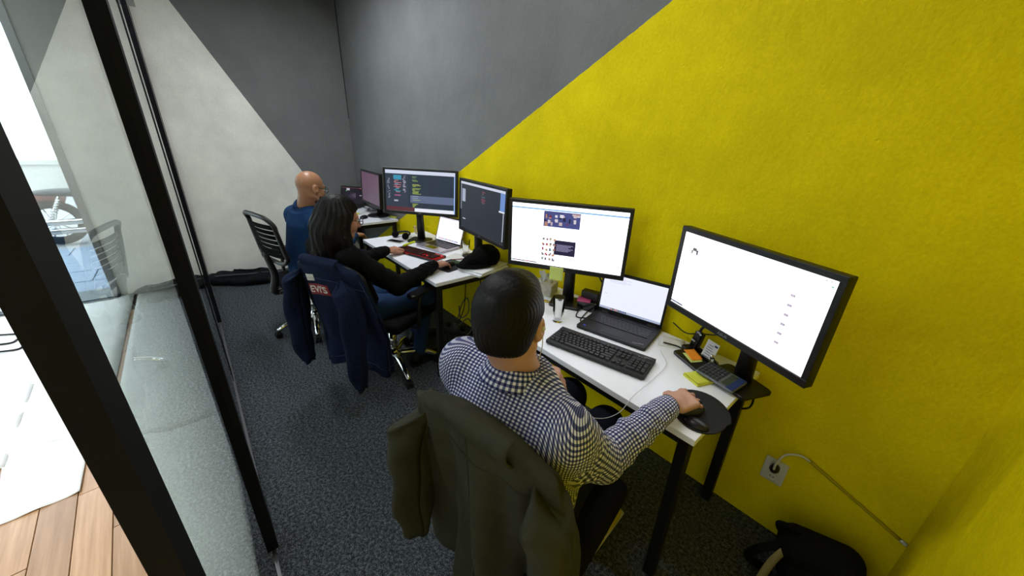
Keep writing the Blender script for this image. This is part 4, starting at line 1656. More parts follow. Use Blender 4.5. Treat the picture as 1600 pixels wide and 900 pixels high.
# ================================================================== THINGS ON THE FAR DESK
t = empty('computer_mouse', (1.045, -0.31, ZD), R(40))
tag(t, 'black mouse mat corner and mouse at the far desk edge', 'mouse')
s = SDF(0.004)
s.ell((0, 0, 0.010), (0.034, 0.058, 0.024))
s.rbox((0, 0, -0.03), (0.1, 0.1, 0.03), (0, 0, 0), 0.001, op='s', k=0.002)
s.mesh('shell', 'black_plastic', t)
t['label'] = 'black mouse lying at the near end of the far corner desk'
note('paper_sheet', (0.86, -0.20, ZD + 0.0005), 25, 0.21, 0.15, 'paper', 'white paper sheet on the far corner desk', cat='paper')
note('sticky_note', (1.13, -0.03, ZD + 0.0005), 10, 0.13, 0.045, 'yellow_note', 'yellow note at the end of the far corner desk')
note('sticky_note', (0.80, -0.30, ZD + 0.0075), 35, 0.05, 0.05, 'yellow_note', 'small yellow note on the far white paper by the laptop')
t = empty('acrylic_block', (0.885, -0.06, ZD), R(10))
tag(t, 'small clear block standing by the purple monitor\'s foot', 'clear block')
bm = BM()
box(bm, (0, 0, 0.02), (0.03, 0.03, 0.04), bev=0.002)
obj('block', bm, 'acrylic', t)
cable('charger_cable', [(0.45, -0.10, ZD + .004), (0.55, -0.06, ZD + .004), (0.62, -0.12, ZD + .005), (0.70, -0.06, ZD + .004), (0.66, -0.02, ZD + .004)], 0.004, 'cable', 'black cable curled between far laptop and purple monitor')

# ================================================================== WALL SOCKET, CONDUIT, UNDER-DESK THINGS
t = empty('wall_socket', (4.93, 0, 0.315))
tag(t, 'white double wall socket low on the yellow wall', 'socket')
bm = BM()
box(bm, (0, -0.006, 0), (0.082, 0.012, 0.118), bev=0.004)
obj('plate', bm, 'white_plastic', t)
for dz_ in (-0.028, 0.028):
    bm = BM()
    lathe(bm, [(0.021, 0), (0.021, 0.004), (0.017, 0.005), (0.016, 0.002)], 20, mtx((0, -0.011, dz_), (R(90), 0, 0)))
    o = obj('outlet', bm, 'white_plastic', t, smooth=False)
    bm = BM()
    for sx in (-0.006, 0.006):
        cyl(bm, (sx, -0.0105, dz_), (sx, -0.0145, dz_), 0.0025, 8)
    obj('hole', bm, 'black_plastic', o)
t = empty('power_plug', (4.93, -0.016, 0.343))
tag(t, 'black plug in the upper outlet of the wall socket', 'plug')
bm = BM()
lathe(bm, [(0.017, 0), (0.018, 0.02), (0.012, 0.032), (0.005, 0.036)], 16, mtx((0, 0, 0), (R(90), 0, 0)))
obj('body', bm, 'black_plastic', t, smooth=True)
bm = BM()
tube(bm, smoothpath([Vector(q_) - Vector((4.93, -0.016, 0.343)) for q_ in [(4.93, -0.045, 0.346), (4.931, -0.055, 0.39), (4.945, -0.035, 0.435), (4.985, -0.016, 0.455), (5.02, -0.008, 0.447)]], 8), 0.0045, 8)
obj('cord', bm, 'cable_white', t, smooth=True)
cable('wall_conduit', [(5.015, -0.006, 0.449), (5.12, -0.006, 0.407), (5.32, -0.006, 0.326)], 0.006, 'conduit', 'yellow painted conduit running down the wall to the corner', n=4)
bm = BM()
cyl(bm, (5.318, -0.006, 0.327), (5.336, -0.006, 0.320), 0.007, 8)
tag(obj('conduit_end', bm, 'white_plastic', smooth=True), 'white end of the wall conduit in the room corner', 'conduit end')
# wires and power strip under the middle desk
t = empty('power_strip', (2.62, -0.16, 0.0), R(25))
tag(t, 'grey power strip with plugs on the floor below the middle desk', 'power strip')
bm = BM()
box(bm, (0, 0, 0.022), (0.26, 0.055, 0.04), bev=0.008)
obj('body', bm, 'bag_trim', t)
for i in range(3):
    bm = BM()
    box(bm, (-0.08 + 0.075 * i, 0, 0.062), (0.04, 0.04, 0.045), bev=0.008)
    obj('plug', bm, 'black_plastic' if i != 1 else 'cable_grey', t)
WC = [
    ([(2.74, -0.10, 0.70), (2.72, -0.12, 0.5), (2.75, -0.16, 0.3), (2.68, -0.18, 0.12), (2.62, -0.16, 0.08)], 0.004, 'cable', 'black cable dropping nearest the desk edge to the power strip'),
    ([(2.82, -0.05, 0.70), (2.86, -0.07, 0.45), (2.92, -0.08, 0.25), (3.0, -0.1, 0.04), (2.9, -0.2, 0.012)], 0.004, 'cable', 'black cable sweeping right down the yellow wall under the desk'),
    ([(2.98, -0.03, 0.72), (2.98, -0.02, 0.4), (2.95, -0.03, 0.1), (2.9, -0.05, 0.012)], 0.003, 'cable', 'straight black cable down the wall under the notebooks'),
    ([(2.58, -0.12, 0.10), (2.55, -0.05, 0.22), (2.62, -0.04, 0.3), (2.68, -0.07, 0.2), (2.6, -0.1, 0.12), (2.53, -0.07, 0.2)], 0.005, 'cable_grey', 'grey cable coil hanging by the power strip'),
    ([(2.66, -0.16, 0.09), (2.72, -0.1, 0.16), (2.80, -0.12, 0.1), (2.78, -0.2, 0.03), (2.7, -0.22, 0.012)], 0.005, 'cable_grey', 'grey cable loop on the floor by the power strip')]
for p, r_, m_, l_ in WC:
    cable('hanging_cable', p, r_, m_, l_, 'cables under the middle desk')
for p, l_ in [([(4.45, -0.2, 0.70), (4.5, -0.28, 0.58), (4.62, -0.2, 0.60), (4.7, -0.08, 0.68)], 'upper black cable sagging below the near desk corner'),
              ([(4.4, -0.15, 0.6), (4.55, -0.22, 0.5), (4.68, -0.15, 0.55), (4.72, -0.05, 0.62)], 'lower black cable sagging below the near desk corner'),
              ([(4.75, -0.1, 0.73), (4.79, -0.12, 0.68), (4.785, -0.08, 0.6), (4.75, -0.05, 0.55)], 'black cable loop over the right end of the near desk')]:
    cable('hanging_cable', p, 0.004, 'cable', l_, 'cables under the near desk')

# ------------------------------------------------------------------ bags
t = empty('backpack', (5.185, -0.135, 0.0), R(4))
tag(t, 'black backpack on the floor against the yellow wall corner', 'backpack')
Rb = np.array(Euler((R(8), R(-14), 0)).to_matrix())


def bp_(p):
    return Rb @ np.array(p) + np.array((0.0, 0.0, 0.03))


s = SDF(0.006)
s.rbox(bp_((0.005, 0, 0.10)), (0.130, 0.080, 0.125), Rb, 0.06, k=0.02)
s.rbox(bp_((0.005, -0.070, 0.07)), (0.105, 0.05, 0.075), Rb, 0.04, k=0.015)
s.rbox((0, 0, -0.2), (0.6, 0.6, 0.2), (0, 0, 0), 0.002, op='s', k=0.004)
s.mesh('bag_body', 'nylon', t)
bm = BM()
tube(bm, smoothpath([bp_((-0.12, 0.02, 0.19)), bp_((-0.115, 0.0, 0.245)), bp_((-0.07, 0.0, 0.250)), bp_((-0.05, 0.02, 0.21))], 6), 0.010, 8)
obj('grab_handle', bm, 'nylon', t, smooth=True)
bm = BM()
tube(bm, smoothpath([bp_((-0.10, -0.045, 0.19)), bp_((-0.17, -0.10, 0.17)), bp_((-0.20, -0.10, 0.10)), bp_((-0.14, -0.06, 0.02))], 6), 0.016, 8)
obj('shoulder_strap', bm, 'nylon', t, smooth=True)


def ribbon(a, b, c, w):
    return lambda u, v: tuple(Vector(a) * (1 - v) ** 2 + Vector(b) * 2 * v * (1 - v) + Vector(c) * v * v + Vector((0.8, 0.3, 0)).normalized() * (u - 0.5) * w)


grid_mesh('webbing_strap', 3, 12, ribbon((-0.105, -0.05, 0.20), (-0.16, -0.13, 0.17), (-0.16, -0.17, 0.01), 0.03), 'webbing', t, 0.002)
bm = BM()
tube(bm, smoothpath([bp_((-0.08, -0.122, 0.03)), bp_((-0.08, -0.122, 0.10)), bp_((0.01, -0.124, 0.125)), bp_((0.09, -0.122, 0.10)), bp_((0.09, -0.122, 0.03))], 6), 0.004, 6)
obj('zip', bm, 'bag_trim', t, smooth=True)

t = empty('duffel_bag', (0.27, -1.42, 0), R(58))
tag(t, 'dark slack bag lying on the carpet at the white far wall', 'bag')
s = SDF(0.010)
s.ell((0.0, 0, 0.06), (0.30, 0.15, 0.075), k=0.05)
s.ell((0.18, 0.02, 0.07), (0.14, 0.13, 0.075), k=0.04)
s.ell((-0.24, -0.02, 0.055), (0.12, 0.10, 0.065), k=0.04)
s.rbox((0, 0, -0.2), (0.6, 0.6, 0.2), (0, 0, 0), 0.002, op='s', k=0.004)


def wr(V):
    V[:, 2] += np.where(V[:, 2] > 0.02, 0.010 * np.sin(V[:, 0] * 28 + 4 * np.sin(V[:, 1] * 18)), 0)
    return V


s.mesh('bag_body', 'bag_cloth', t, disp=wr)
bm = BM()
tube(bm, smoothpath([(-0.28, -0.08, 0.10), (-0.1, -0.12, 0.13), (0.1, -0.10, 0.135), (0.26, -0.02, 0.13)], 6), 0.008, 6)
obj('strap', bm, 'bag_trim', t, smooth=True)
bm = BM()
tube(bm, smoothpath([(-0.1, 0.02, 0.14), (0.0, -0.06, 0.165), (0.12, -0.04, 0.16), (0.16, 0.06, 0.145)], 6), 0.010, 6)
obj('handle', bm, 'bag_cloth', t, smooth=True)

# ================================================================== CHAIRS
def back_line(b0, k):
    """chair-local depth of the backrest at height z"""
    return lambda z: b0 - k * (z - 0.5)


def office_chair(loc, az, back_y, label, base_turn=0, chrome=True, top=1.0, low=0.56, arms=True):
    t = empty('office_chair', (loc[0], loc[1], 0), R(az - 90))
    tag(t, label, 'chair', 'black office chairs')
    # five-star base
    bm = BM()
    lathe(bm, [(0.035, 0.075), (0.05, 0.08), (0.052, 0.12), (0.036, 0.135), (0.028, 0.16)], 20)
    obj('base_hub', bm, 'chrome' if chrome else 'black_plastic', t, smooth=True)
    for i in range(5):
        a = R(base_turn + 72 * i)
        dx, dy = math.cos(a), math.sin(a)
        bm = BM()
        P = [(0.03 * dx, 0.03 * dy, 0.115), (0.14 * dx, 0.14 * dy, 0.112), (0.24 * dx, 0.24 * dy, 0.092), (0.30 * dx, 0.30 * dy, 0.065)]
        tube(bm, smoothpath(P, 4), [0.024, 0.022, 0.019, 0.016], 10)
        sp = obj('base_arm', bm, 'chrome' if chrome else 'black_plastic', t, smooth=True)
        bm = BM()
        for sgn in (-1, 1):
            c = Vector((0.30 * dx - sgn * dy * 0.014, 0.30 * dy + sgn * dx * 0.014, 0.028))
            ax = Vector((-dy, dx, 0))
            tube(bm, [c - ax * 0.009, c - ax * 0.006, c + ax * 0.006, c + ax * 0.009], [0.022, 0.027, 0.027, 0.022], 14)
        box(bm, (0.30 * dx, 0.30 * dy, 0.046), (0.03, 0.03, 0.02), rot=(0, 0, a), bev=0.006)
        obj('caster', bm, 'rubber', sp, smooth=True)
    bm = BM()
    cyl(bm, (0, 0, 0.13), (0, 0, 0.30), 0.026, 16)
    cyl(bm, (0, 0, 0.28), (0, 0, 0.42), 0.017, 16)
    obj('column', bm, 'chrome', t, smooth=True)
    bm = BM()
    box(bm, (0, -0.02, 0.405), (0.17, 0.24, 0.04), bev=0.012)
    box(bm, (0, -0.17, 0.41), (0.09, 0.16, 0.03), bev=0.01)
    obj('tilt_mechanism', bm, 'black_plastic', t)
    # seat cushion
    s = SDF(0.009)
    s.rbox((0, 0.015, 0.455), (0.245, 0.235, 0.04), (0, 0, 0), 0.038, k=0.01)
    s.ell((0, 0.03, 0.50), (0.20, 0.2, 0.018), op='s', k=0.03)
    s.mesh('seat', 'mesh_black', t)
    # back frame
    bm = BM()
    out = []
    for z in np.linspace(low, top - 0.06, 7):
        out.append(z)
    lft = [(-0.215 + 0.02 * ((z - low) / 0.4), back_y(z) + 0.03, z) for z in out]
    rgt = [(-x, y, z) for x, y, z in lft]
    loop = [(-0.15, back_y(low - 0.04) + 0.01, low - 0.04)] + lft + [(-0.16, back_y(top) + 0.012, top - 0.012), (-0.05, back_y(top), top), (0.05, back_y(top), top), (0.16, back_y(top) + 0.012, top - 0.012)] + rgt[::-1] + [(0.15, back_y(low - 0.04) + 0.01, low - 0.04), (-0.15, back_y(low - 0.04) + 0.01, low - 0.04)]
    tube(bm, smoothpath(loop, 4), 0.016, 10)
    obj('back_frame', bm, 'black_plastic', t, smooth=True)
    bm = BM()
    tube(bm, smoothpath([(0, -0.20, 0.41), (0, -0.27, 0.43), (0, back_y(0.55) - 0.02, 0.55), (0, back_y(0.72) - 0.025, 0.72)], 5), [0.03, 0.03, 0.026, 0.02], 10)
    obj('back_support', bm, 'black_plastic', t, smooth=True)
    # horizontal mesh bands with gaps
    nb = 7
    for i in range(nb):
        z0 = low + (top - 0.06 - low) * i / nb
        z1 = z0 + (top - 0.06 - low) / nb * (0.78 if i not in (0, nb - 1) else 0.9)

        def fn(u, v, z0=z0, z1=z1):
            z = z0 + (z1 - z0) * v
            x = (u - 0.5) * 2 * 0.20
            return (x, back_y(z) + 0.03 * (x / 0.2) ** 2 - 0.002 + 0.006 * math.sin(v * PI), z)
        grid_mesh('back_band', 9, 4, fn, 'mesh_black', t, 0.006)
    # arm rests
    for sx in ((-1, 1) if arms else ()):
        bm = BM()
        tube(bm, smoothpath([(sx * 0.20, -0.06, 0.42), (sx * 0.285, -0.06, 0.44), (sx * 0.29, -0.05, 0.60), (sx * 0.28, 0.0, 0.655)], 5), 0.014, 8)
        arm = obj('armrest', bm, 'black_plastic', t, smooth=True)
        bm = BM()
        rslab(bm, (sx * 0.28, 0.0, 0.665), 0.07, 0.25, 0.03, 0.03, bev=0.008)
        obj('arm_pad', bm, 'black_plastic', arm)
    return t


CH1 = ((4.445, -0.985), 101, back_line(-0.215, 0.16))
CH2 = ((2.78, -0.79), 116, back_line(-0.33, 0.28))
CH3 = ((1.80, -1.075), 104, back_line(-0.215, 0.16))
office_chair(*CH1, 'black office chair under the olive jacket, nearest', base_turn=20, chrome=False, top=0.975, arms=False)
office_chair(*CH2, 'black office chair with chrome base under the denim jacket', base_turn=-6 - 26, top=0.93)
office_chair(*CH3, 'black slotted-back office chair of the bald man', base_turn=118, top=1.03, low=0.71)


# ================================================================== JACKETS OVER CHAIR BACKS
def jacket(name, ch, label, cloth, top, hem, wtop, whem, seeds, sleeve_len, span=112, dtop=0.05, dhem=0.10, fold=0.02, sleeve_in=(0.0, 0.0)):
    t = empty(name, (ch[0][0], ch[0][1], 0), R(ch[1] - 90))
    tag(t, label, 'jacket')
    p = seeds
    back_y = ch[2]

    def surf(u, v):
        th = (u - 0.5) * 2 * R(span)
        s_ = math.sin(th)
        if v < 0.1:
            q = v / 0.1
            z = top + 0.012 * math.sin(q * PI) + 0.012 - 0.045 * s_ * s_
            d = -0.035 + (0.035 + dtop) * q
            w = wtop
            A = 0.002
        else:
            q = (v - 0.1) / 0.9
            z = top - 0.0 - 0.045 * s_ * s_ * (1 - q) - q * (top - hem) + 0.03 * q * math.sin(2.2 * th + p[2])
            d = dtop + (dhem - dtop) * q
            w = wtop + (whem - wtop) * min(1, q * 1.6) ** 0.7
            A = 0.004 + fold * min(1, q * 1.8)
        f = A * (math.sin(4.3 * th + p[0] + 1.3 * v) + 0.55 * math.sin(8.7 * th + p[1] - 2.4 * v) + 0.3 * math.sin(14 * th + p[2] + 5 * v))
        f -= 0.6 * A
        x = (w + f) * s_
        y = back_y(max(z, 0.45)) - (d + f) * math.cos(th)
        return (x, y, z)
    body = grid_mesh('back_panel', 74, 56, surf, cloth, t, 0.004)
    # collar folded over the top edge
    def col(u, v):
        x = (u - 0.5) * 2 * 0.13
        a = v * 1.5 * PI / 1.5
        return (x, back_y(top) - 0.012 - 0.040 * math.sin(a) - 0.012 * math.cos(a), top + 0.028 + 0.022 * math.cos(a) - 0.045 * v * v - 0.10 * x * x)
    grid_mesh('collar', 22, 10, col, cloth, t, 0.004)
    # hanging sleeves
    for sx in (-1, 1):
        x0 = sx * (wtop - 0.005 - sleeve_in[0 if sx < 0 else 1])
        dyy = -0.03 if sleeve_in[0 if sx < 0 else 1] > 0.05 else 0.0
        yb = back_y(top) + dyy
        z0 = top - 0.035
        L = sleeve_len[0 if sx < 0 else 1]
        pts = smoothpath([(x0 * 0.80, yb - 0.0, z0 - 0.03), (x0 + sx * 0.012, yb - 0.015, z0 - 0.09), (x0 + sx * 0.035, yb - 0.015, z0 - 0.25), (x0 + sx * 0.035, yb - 0.02, z0 - L * 0.75), (x0 + sx * 0.03, yb - 0.01, z0 - L)], 8)
        n = len(pts)

        def slv(u, v, pts=pts, n=n, sx=sx):
            i = min(int(v * (n - 1)), n - 2)
            c = pts[i].lerp(pts[i + 1], v * (n - 1) - i)
            a = 2 * PI * u
            r = (0.055 + 0.018 * math.sin(v * PI) - 0.018 * v) * min(1.0, 0.10 + v * 4.5) * (1.0 if v < 0.97 else 0.75)
            r += 0.006 * math.sin(3 * a + 7 * v + p[0]) + 0.005 * math.sin(22 * v + 2 * a + p[1])
            return (c.x + r * 0.62 * math.cos(a), c.y + r * 1.15 * math.sin(a), c.z + 0.01 * math.sin(2 * a + p[2]))
        sl = grid_mesh('sleeve', 25, 40, slv, cloth, t, 0.004)
    return t, surf


J1, S1 = jacket('olive_jacket', CH1, 'olive cotton jacket hung over the nearest chair back', 'olive', 0.985, 0.25, 0.220, 0.260, (0.4, 1.9, 4.1), (0.56, 0.60), dtop=0.035, dhem=0.085, fold=0.028)
bm = BM()
for v in np.linspace(0.12, 0.98, 40):
    pass
tube(bm, [Vector(S1(0.5, v)) + Vector((0, -0.003, 0)) for v in np.linspace(0.12, 0.99, 40)], 0.0022, 5)
obj('centre_seam', bm, 'olive', J1, smooth=True)
bm = BM()
tube(bm, [Vector(S1(u, 0.19)) + Vector((0, -0.003, 0)) for u in np.linspace(0.2, 0.8, 40)], 0.0022, 5)
obj('yoke_seam', bm, 'olive', J1, smooth=True)

J2, S2 = jacket('denim_jacket', CH2, 'blue denim jacket with red printed patch over the woman\'s chair back', 'denim', 0.93, 0.24, 0.225, 0.285, (2.2, 0.3, 1.2), (0.66, 0.70), fold=0.018, span=128, sleeve_in=(-0.02, 0.06))


def on_surf(S, u0, u1, v0, v1, off, nu=10, nv=6):
    """points hugging a cloth surface, raised by off"""
    def fn(u, v):
        uu, vv = u0 + (u1 - u0) * u, v0 + (v1 - v0) * v
        e = 1e-3
        p = Vector(S(uu, vv))
        a = Vector(S(uu + e, vv)) - p
        b = Vector(S(uu, vv + e)) - p
        n = b.cross(a)
        n = n.normalized() if n.length > 0 else Vector((0, -1, 0))
        if n.dot(Vector((p.x, p.y - 0.0, 0))) < 0:
            n = -n
        return tuple(p + n * off)
    return fn


pt = grid_mesh('printed_patch', 26, 10, on_surf(S2, 0.35, 0.52, 0.25, 0.345, 0.0035), 'red_print', J2, 0.0006)
# white lettering bent onto the cloth
tm = text_mesh('lettering', "LEVI'S", 0.10, 'white_print', J2, (0, 0, 0), (0, 0, 0), extr=0.0, bold=0.002)
fS = on_surf(S2, 0, 1, 0, 1, 0.0052)
co = [v.co.copy() for v in tm.data.vertices]
mxx = max(abs(c.x) for c in co)
for v, c in zip(tm.data.vertices, co):
    v.co = fS(0.435 + 0.070 * c.x / mxx, 0.298 - c.y * 0.8)
grid_mesh('white_print', 12, 6, on_surf(S2, 0.37, 0.44, 0.17, 0.225, 0.0035), 'white_print', J2, 0.0006)
for (a, b, c, d) in [(0.20, 0.20, 0.12, 0.97), (0.80, 0.80, 0.12, 0.97), (0.02, 0.98, 0.93, 0.93), (0.2, 0.8, 0.2, 0.2), (0.93, 0.93, 0.12, 0.95), (0.07, 0.07, 0.12, 0.95)]:
    bm = BM()
    f = on_surf(S2, a, b + 1e-6, c, d + 1e-6, 0.0028)
    tube(bm, [f(t_, t_) for t_ in np.linspace(0, 1, 46)], 0.0016, 5)
    obj('seam', bm, 'denim_seam', J2, smooth=True)
for u0 in (0.83, 0.08):
    fl = grid_mesh('pocket_flap', 10, 6, on_surf(S2, u0, u0 + 0.09, 0.40, 0.50, 0.005), 'denim', J2, 0.003)
    bm = BM()
    sphere(bm, on_surf(S2, u0 + 0.045, u0 + 0.05, 0.475, 0.48, 0.008)(0, 0), 0.008, 10)
    obj('button', bm, 'brass', fl, smooth=True)
for i in range(4):
    bm = BM()
    sphere(bm, on_surf(S2, 0.965, 0.97, 0.30 + 0.19 * i, 0.31 + 0.19 * i, 0.006)(0, 0), 0.008, 10)
    obj('button', bm, 'brass', J2, smooth=True)


# ================================================================== PEOPLE
def rotm(deg):
    return np.array(Euler([R(a) for a in deg]).to_matrix())


def head_prims(s, o, A, k=0.012, slim=1.0, bald=False):
    o = np.array(o, float)
    P = lambda x, y, z: o + A @ np.array((x, y, z))
    s.ell(P(0, -0.012, 0.030), (0.076 * slim, 0.096, 0.088), A, k=0.02)
    s.ell(P(0, 0.022, -0.040), (0.060 * slim, 0.066, 0.078), A, k=0.03)
    s.ell(P(0, 0.058, -0.092), (0.028, 0.026, 0.022), A, k=0.025)
    for q in (-1, 1):
        s.ell(P(q * 0.036, 0.052, -0.030), (0.030, 0.034, 0.034), A, k=0.02)
        s.cone(P(q * 0.060, 0.0, -0.055), P(q * 0.030, 0.055, -0.090), 0.018, 0.016, k=0.02)
    s.cone(P(-0.036, 0.074, 0.022), P(0.036, 0.074, 0.022), 0.014, 0.014, k=0.015)
    for q in (-1, 1):
        s.ell(P(q * 0.031, 0.096, 0.002), (0.017, 0.014, 0.012), A, k=0.012, op='s')
    s.cone(P(0, 0.088, 0.012), P(0, 0.108, -0.030), 0.009, 0.0125, k=0.010)
    for q in (-1, 1):
        s.ell(P(q * 0.011, 0.099, -0.033), (0.009, 0.010, 0.008), A, k=0.006)
    s.ell(P(0, 0.086, -0.056), (0.023, 0.010, 0.0055), A, k=0.005)
    s.ell(P(0, 0.085, -0.067), (0.020, 0.010, 0.006), A, k=0.005)
    for q in (-1, 1):
        E = A @ rotm((8, 0, q * -22))
        s.ell(P(q * 0.083 * slim, -0.012, -0.006), (0.009, 0.021, 0.033), E, k=0.006)
        s.ell(P(q * 0.092 * slim, -0.008, -0.002), (0.006, 0.010, 0.018), E, k=0.004, op='s')
        s.ell(P(q * 0.080 * slim, -0.004, -0.034), (0.006, 0.009, 0.010), E, k=0.006)


def eyes(o, A, parent):
    o = np.array(o, float)
    for q in (-1, 1):
        bm = BM()
        sphere(bm, o + A @ np.array((q * 0.031, 0.079, 0.002)), 0.0125, 14)
        e_ = obj('eye', bm, 'eye', parent, smooth=True)
        bm = BM()
        sphere(bm, o + A @ np.array((q * 0.031, 0.0872, 0.002)), 0.0060, 10)
        obj('iris', bm, 'iris', e_, smooth=True)


def spectacles(o, A, parent, slim=1.0):
    o = np.array(o, float)
    P = lambda x, y, z: Vector(o + A @ np.array((x, y, z)))
    bm = BM()
    for q in (-1, 1):
        rim = [P(q * 0.033 + 0.025 * math.cos(a) * (1 - 0.12 * abs(math.sin(a))), 0.108 - 0.002 * abs(math.cos(a)), 0.0 + 0.019 * math.sin(a)) for a in np.linspace(0, 2 * PI, 25)]
        tube(bm, rim, 0.0024, 6)
        tube(bm, smoothpath([P(q * 0.058, 0.105, 0.006), P(q * 0.080, 0.07, 0.006), P(q * 0.083 * slim, 0.0, 0.006), P(q * 0.080 * slim, -0.022, -0.006)], 5), 0.0022, 6)
    tube(bm, smoothpath([P(-0.009, 0.108, 0.004), P(0, 0.111, 0.007), P(0.009, 0.108, 0.004)], 4), 0.002, 6)
    sp = obj('spectacles', bm, 'frame_black', parent, smooth=True)
    for q in (-1, 1):
        bm = BM()
        lathe(bm, [(0.0225, -0.0006), (0.0225, 0.0006)], 22, Matrix.Translation(P(q * 0.033, 0.1075, 0)) @ Matrix(A.tolist()).to_4x4() @ Euler((PI / 2, 0, 0)).to_matrix().to_4x4() @ Matrix.Diagonal((1.05, 0.8, 1, 1)))
        obj('lens', bm, 'lens_glass', sp)


def hand_prims(s, w, A, side, curl, thumb=(0.5, 0.8, -0.25), scale=1.0, spread=0.05, tcurl=0.3):
    """w: wrist; A columns: x = little-finger side for the right hand, y = finger direction, z = back of the hand; side=+1 right hand, -1 left"""
    w = np.array(w, float)
    P = lambda x, y, z: w + A @ (np.array((x * side, y, z)) * scale)
    s.rbox(P(0, 0.050, 0), np.array((0.039, 0.046, 0.0135)) * scale, A, 0.0125 * scale, k=0.012)
    s.cone(P(0, -0.01, 0), P(0, 0.03, 0), 0.024 * scale, 0.021 * scale, k=0.015)
    s.ell(P(-0.024, 0.030, -0.006), np.array((0.018, 0.032, 0.015)) * scale, A, k=0.012)
    fx = (-0.030, -0.0105, 0.010, 0.029)
    fy = (0.090, 0.095, 0.091, 0.082)
    fl = (0.072, 0.080, 0.074, 0.058)
    fr = (0.0084, 0.0086, 0.0081, 0.0072)
    for i in range(4):
        c = curl[i] if isinstance(curl, (list, tuple)) else (curl,) * 3
        if isinstance(c, (int, float)):
            c = (c, c * 1.1, c * 0.7)
        p = np.array((fx[i], fy[i], 0.002))
        a = 0
        sp = (i - 1.5) * spread
        rr = fr[i]
        s.ell(P(*(p + (0, -0.002, 0.003))), np.array((0.0105, 0.012, 0.0105)) * scale, A, k=0.008)
        for j, fr_ in enumerate((0.45, 0.31, 0.24)):
            a += c[j]
            L = fl[i] * fr_
            q = p + L * np.array((math.sin(sp) * math.cos(a), math.cos(a) * math.cos(sp), -math.sin(a)))
            s.cone(P(*p), P(*q), rr * scale, rr * 0.92 * scale, k=0.0035)
            rr *= 0.92
            p = q
    p = np.array((-0.030, 0.018, -0.006))
    d = np.array((-thumb[0], thumb[1], thumb[2]))
    d = d / np.linalg.norm(d)
    rr = 0.0125
    for j, L in enumerate((0.042, 0.032, 0.027)):
        q = p + d * L
        s.cone(P(*p), P(*q), rr * scale, rr * 0.88 * scale, k=0.008 if j == 0 else 0.004)
        rr *= 0.88
        p = q
        ca, sa = math.cos(tcurl), math.sin(tcurl)
        d = np.array((d[0] * ca + d[1] * sa, -d[0] * sa + d[1] * ca, d[2]))


def frame_from(ydir, zdir):
    y = np.array(ydir, float)
    y /= np.linalg.norm(y)
    z = np.array(zdir, float)
    z -= y * (z @ y)
    z /= np.linalg.norm(z)
    x = np.cross(y, z)
    return np.stack([x, y, z], 1)


class Person:
    def __init__(s, origin, az, label):
        s.o = np.array((origin[0], origin[1], 0.0))
        s.az = R(az - 90)
        s.root = empty('person', tuple(s.o), s.az)
        tag(s.root, label, 'person')
        c, n = math.cos(-s.az), math.sin(-s.az)
        s.W2L = np.array(((c, -n, 0), (n, c, 0), (0, 0, 1)))

    def L(s, p):
        return s.W2L @ (np.array(p, float) - s.o)

    def D(s, d):
        return s.W2L @ np.array(d, float)


def bone_d(V, a, b):
    a = np.array(a)
    d = np.array(b) - a
    t = np.clip(((V - a) @ d) / (d @ d), 0, 1)
    q = V - a - t[:, None] * d
    return np.linalg.norm(q, axis=1), t, q, d


def weave_attr(torso_c, arms, rt=0.16):
    """cloth coordinates: across the back, over the shoulders, then around/along each arm"""
    def f(V):
        x, y, z = V[:, 0] - torso_c[0], V[:, 1] - torso_c[1], V[:, 2]
        w = np.clip((np.abs(x) - 0.14) / 0.09, 0, 1)
        w = w * w * (3 - 2 * w)
        u = x + np.sign(x) * w * (y + 0.1)
        v = z + y * 0.95 * (1 - w)
        out = np.stack([u, v, np.zeros(len(V))], 1)
        cand = []
        for (S_, E_, W_) in arms:
            for a, b, base, t0 in ((S_, E_, 0.0, 0.28), (E_, W_, np.linalg.norm(np.array(E_) - np.array(S_)), -1)):
                d, t, q, dd = bone_d(V, a, b)
                ax = dd / np.linalg.norm(dd)
                e1 = np.cross(ax, (0.1, 0.2, 1.0))
                e1 /= np.linalg.norm(e1)
                e2 = np.cross(ax, e1)
                ang = np.arctan2(q @ e2, q @ e1)
                cand.append((d, t, ang * 0.055, base + ((V - np.array(a)) @ ax), t0))
        dm = np.minimum.reduce([c[0] for c in cand])
        for d, t, uu, vv, t0 in cand:
            m = (d <= dm + 1e-9) & (t > t0) & ((np.abs(x) > 0.185) | (y > 0.17)) & (d < 0.10)
            out[m, 0] = uu[m]
            out[m, 1] = vv[m]
        return out
    return f


def arm_ripple(arms, amp=0.004):
    def f(V):
        for (S_, E_, W_) in arms:
            for a, b, ph in ((S_, E_, 0.0), (E_, W_, 1.7)):
                d, t, q, dd = bone_d(V, a, b)
                m = (d < 0.085) & (t > 0.02) & (t < 0.97)
                th = np.arctan2(q[:, 2], q[:, 0] * 0.7 + q[:, 1] * 0.7)
                w = amp * (np.sin(2 * PI * t * 3.1 + 2.6 * np.sin(th + ph) + ph) * np.sin(2 * th + 4 * t + ph) + 0.6 * np.sin(2 * PI * t * 6.3 + 3.1 * np.sin(2 * th - ph)) * np.cos(th + 3 * t)) * np.sin(PI * np.clip(t, 0, 1)) ** 0.5
                V[m] += (q / np.maximum(d, 1e-6)[:, None] * w[:, None])[m]
        return V
    return f


